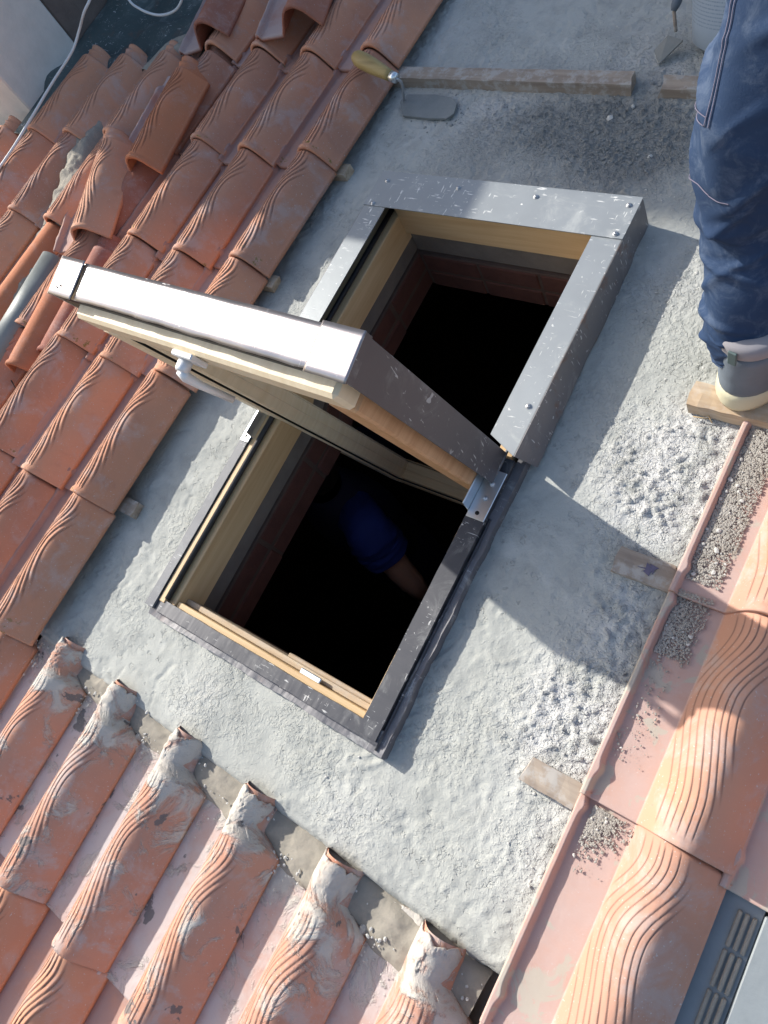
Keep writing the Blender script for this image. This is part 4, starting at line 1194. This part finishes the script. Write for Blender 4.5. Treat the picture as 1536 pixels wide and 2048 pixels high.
seam([(.53, PI * 1.02), (.535, PI * 1.25), (.53, PI * 1.5)]); seam([(.605, PI * 1.0), (.60, PI * 1.3)]); seam([(.612, PI * 1.0), (.607, PI * 1.3)])
seam([(.60, PI * 1.30), (.70, PI * 1.24), (.82, PI * 1.18)]); seam([(.60, PI * 1.325), (.70, PI * 1.265), (.82, PI * 1.205)])
# boots
def boot(cx, cy, z0, ang, name_label=None):
    bt = bpy.data.objects.new('boot', None); COL.objects.link(bt); bt.parent = per
    # local: y forward (toe), origin under the heel
    def loft(name, rings, mat, closed=True, nn=40):
        vs = []; fs = []
        for (yc, z, hw, back, front) in rings:
            for k in range(nn):
                a = 2 * math.pi * k / nn
                s_, c_ = math.sin(a), math.cos(a)
                yy = yc + (front if s_ > 0 else back) * (abs(s_) ** .95) * (1 if s_ > 0 else -1)
                vs.append((hw * (abs(c_) ** .95) * (1 if c_ > 0 else -1), yy, z))
        for i in range(len(rings) - 1):
            for k in range(nn): k2 = (k + 1) % nn; fs.append((i * nn + k, i * nn + k2, (i + 1) * nn + k2, (i + 1) * nn + k))
        if closed: fs.append(tuple(range(nn))[::-1]); fs.append(tuple((len(rings) - 1) * nn + k for k in range(nn)))
        return MB().add(vs, fs, True).build(name, M[mat], bt)
    loft('sole', [(.09, 0, .038, .082, .175), (.09, .004, .043, .090, .185), (.09, .018, .045, .094, .188), (.09, .026, .0435, .092, .186), (.09, .034, .044, .093, .186), (.09, .044, .040, .088, .175)], 'sole')
    loft('upper', [(.09, .036, .0425, .088, .175), (.09, .050, .0440, .090, .172), (.09, .064, .0425, .0875, .15), (.085, .078, .0435, .085, .125), (.072, .098, .0405, .070, .085), (.064, .112, .0415, .062, .058), (.062, .130, .041, .060, .052)], 'boot')
    loft('collar', [(.06, .126, .0385, .056, .051), (.06, .134, .042, .060, .055), (.06, .150, .043, .061, .056), (.06, .156, .038, .055, .050)], 'boot_lining')
    MB().box((-.004, -.0045, .124), (.007, -.001, .150), .001).build('pull_loop', M['boot_loop'], bt)
    bt.matrix_basis = Matrix.Translation(Vector((cx, cy, z0)) - Vector(per.location)) @ Matrix.Rotation(ang, 4, 'Z') @ Matrix.Diagonal((1.28, 1.12, 1.2, 1))
    return bt
hp = at(1484, 826, .03)
boot(hp.x - .022, hp.y, .029, -.25)
hp2 = at(1585, 830, .03)
boot(hp2.x + .03, hp2.y, .024, -.5)
for o in list(per.children):
    if o.name.split('.')[0] != 'boot': o.location = Vector(o.location) - Vector(per.location)

# ------------------------------------------------------------------ man in the dark attic under the open sash
p2 = thing('person', 'man in a bright blue T-shirt bending in the dark room below the window', 'person', (0, 0, 0))
sh = at(735, 1058, -.62); hc = sh + Vector((-.17, .06, -.03)); wst = hc + Vector((-.06, .02, -.48))
tubebody('shirt', interp_rings([(wst, .15, .12), (wst.lerp(hc, .5), .17, .13), (wst.lerp(hc, .85), .18, .12), (hc + Vector((0, 0, .07)), .10, .08), (hc + Vector((.0, 0, .10)), .06, .06)], 30), 'overall', p2, 40)
el = at(800, 1140, -.78); wr2 = at(848, 1190, -.9)
tubebody('sleeve', interp_rings([(hc + Vector((.07, 0, .0)), .068, .07), (sh, .078, .082), (sh.lerp(el, .35), .080, .084), (sh.lerp(el, .62), .078, .086)], 40), 'shirt', p2, 60, folds(3, .8))
arm = MB().tube([sh, el, el.lerp(wr2, .5), wr2], [.048, .043, .040, .028], 14); dr = (wr2 - el).normalized()
arm.tube([wr2, wr2 + dr * .05, wr2 + dr * .09], [.028, .038, .025], 12)
for q in range(4): o_ = wr2 + dr * .08 + Vector((0, -.024 + .016 * q, 0)); arm.tube([o_, o_ + dr * .035, o_ + dr * .06 + Vector((0, 0, -.02))], [.009, .008, .006], 8)
arm.tube([wr2 + dr * .02 + Vector((0, .03, 0)), wr2 + dr * .06 + Vector((0, .05, 0))], [.011, .008], 8)
arm.build('arm', M['skin'], p2)
arm2 = MB().tube([hc + Vector((-.17, .0, -.04)), at(575, 1010, -.72), at(600, 985, -.80)], [.046, .036, .028], 14); arm2.build('arm', M['skin'], p2)
hh = hc + Vector((-.02, .02, .10))
h2 = tubebody('head', interp_rings([(hh, .055, .06), (hh + Vector((0, 0, .06)), .062, .08), (hh + Vector((0, 0, .13)), .076, .092), (hh + Vector((0, 0, .20)), .07, .088), (hh + Vector((0, 0, .25)), .01, .01)], 20), 'hair', p2, 26)
tubebody('trousers', interp_rings([(wst + Vector((0, 0, .04)), .15, .12), (wst + Vector((0, 0, -.2)), .17, .14), (wst + Vector((.02, 0, -.8)), .12, .12), (wst + Vector((.03, 0, -1.35)), .09, .11)], 20), 'overall', p2, 30)

# ------------------------------------------------------------------ pitch the whole place to the roof's slope
for o in list(COL.objects):
    if o.parent is None and o.name not in ('camera', 'sun'):
        o.matrix_world = TILT @ o.matrix_basis
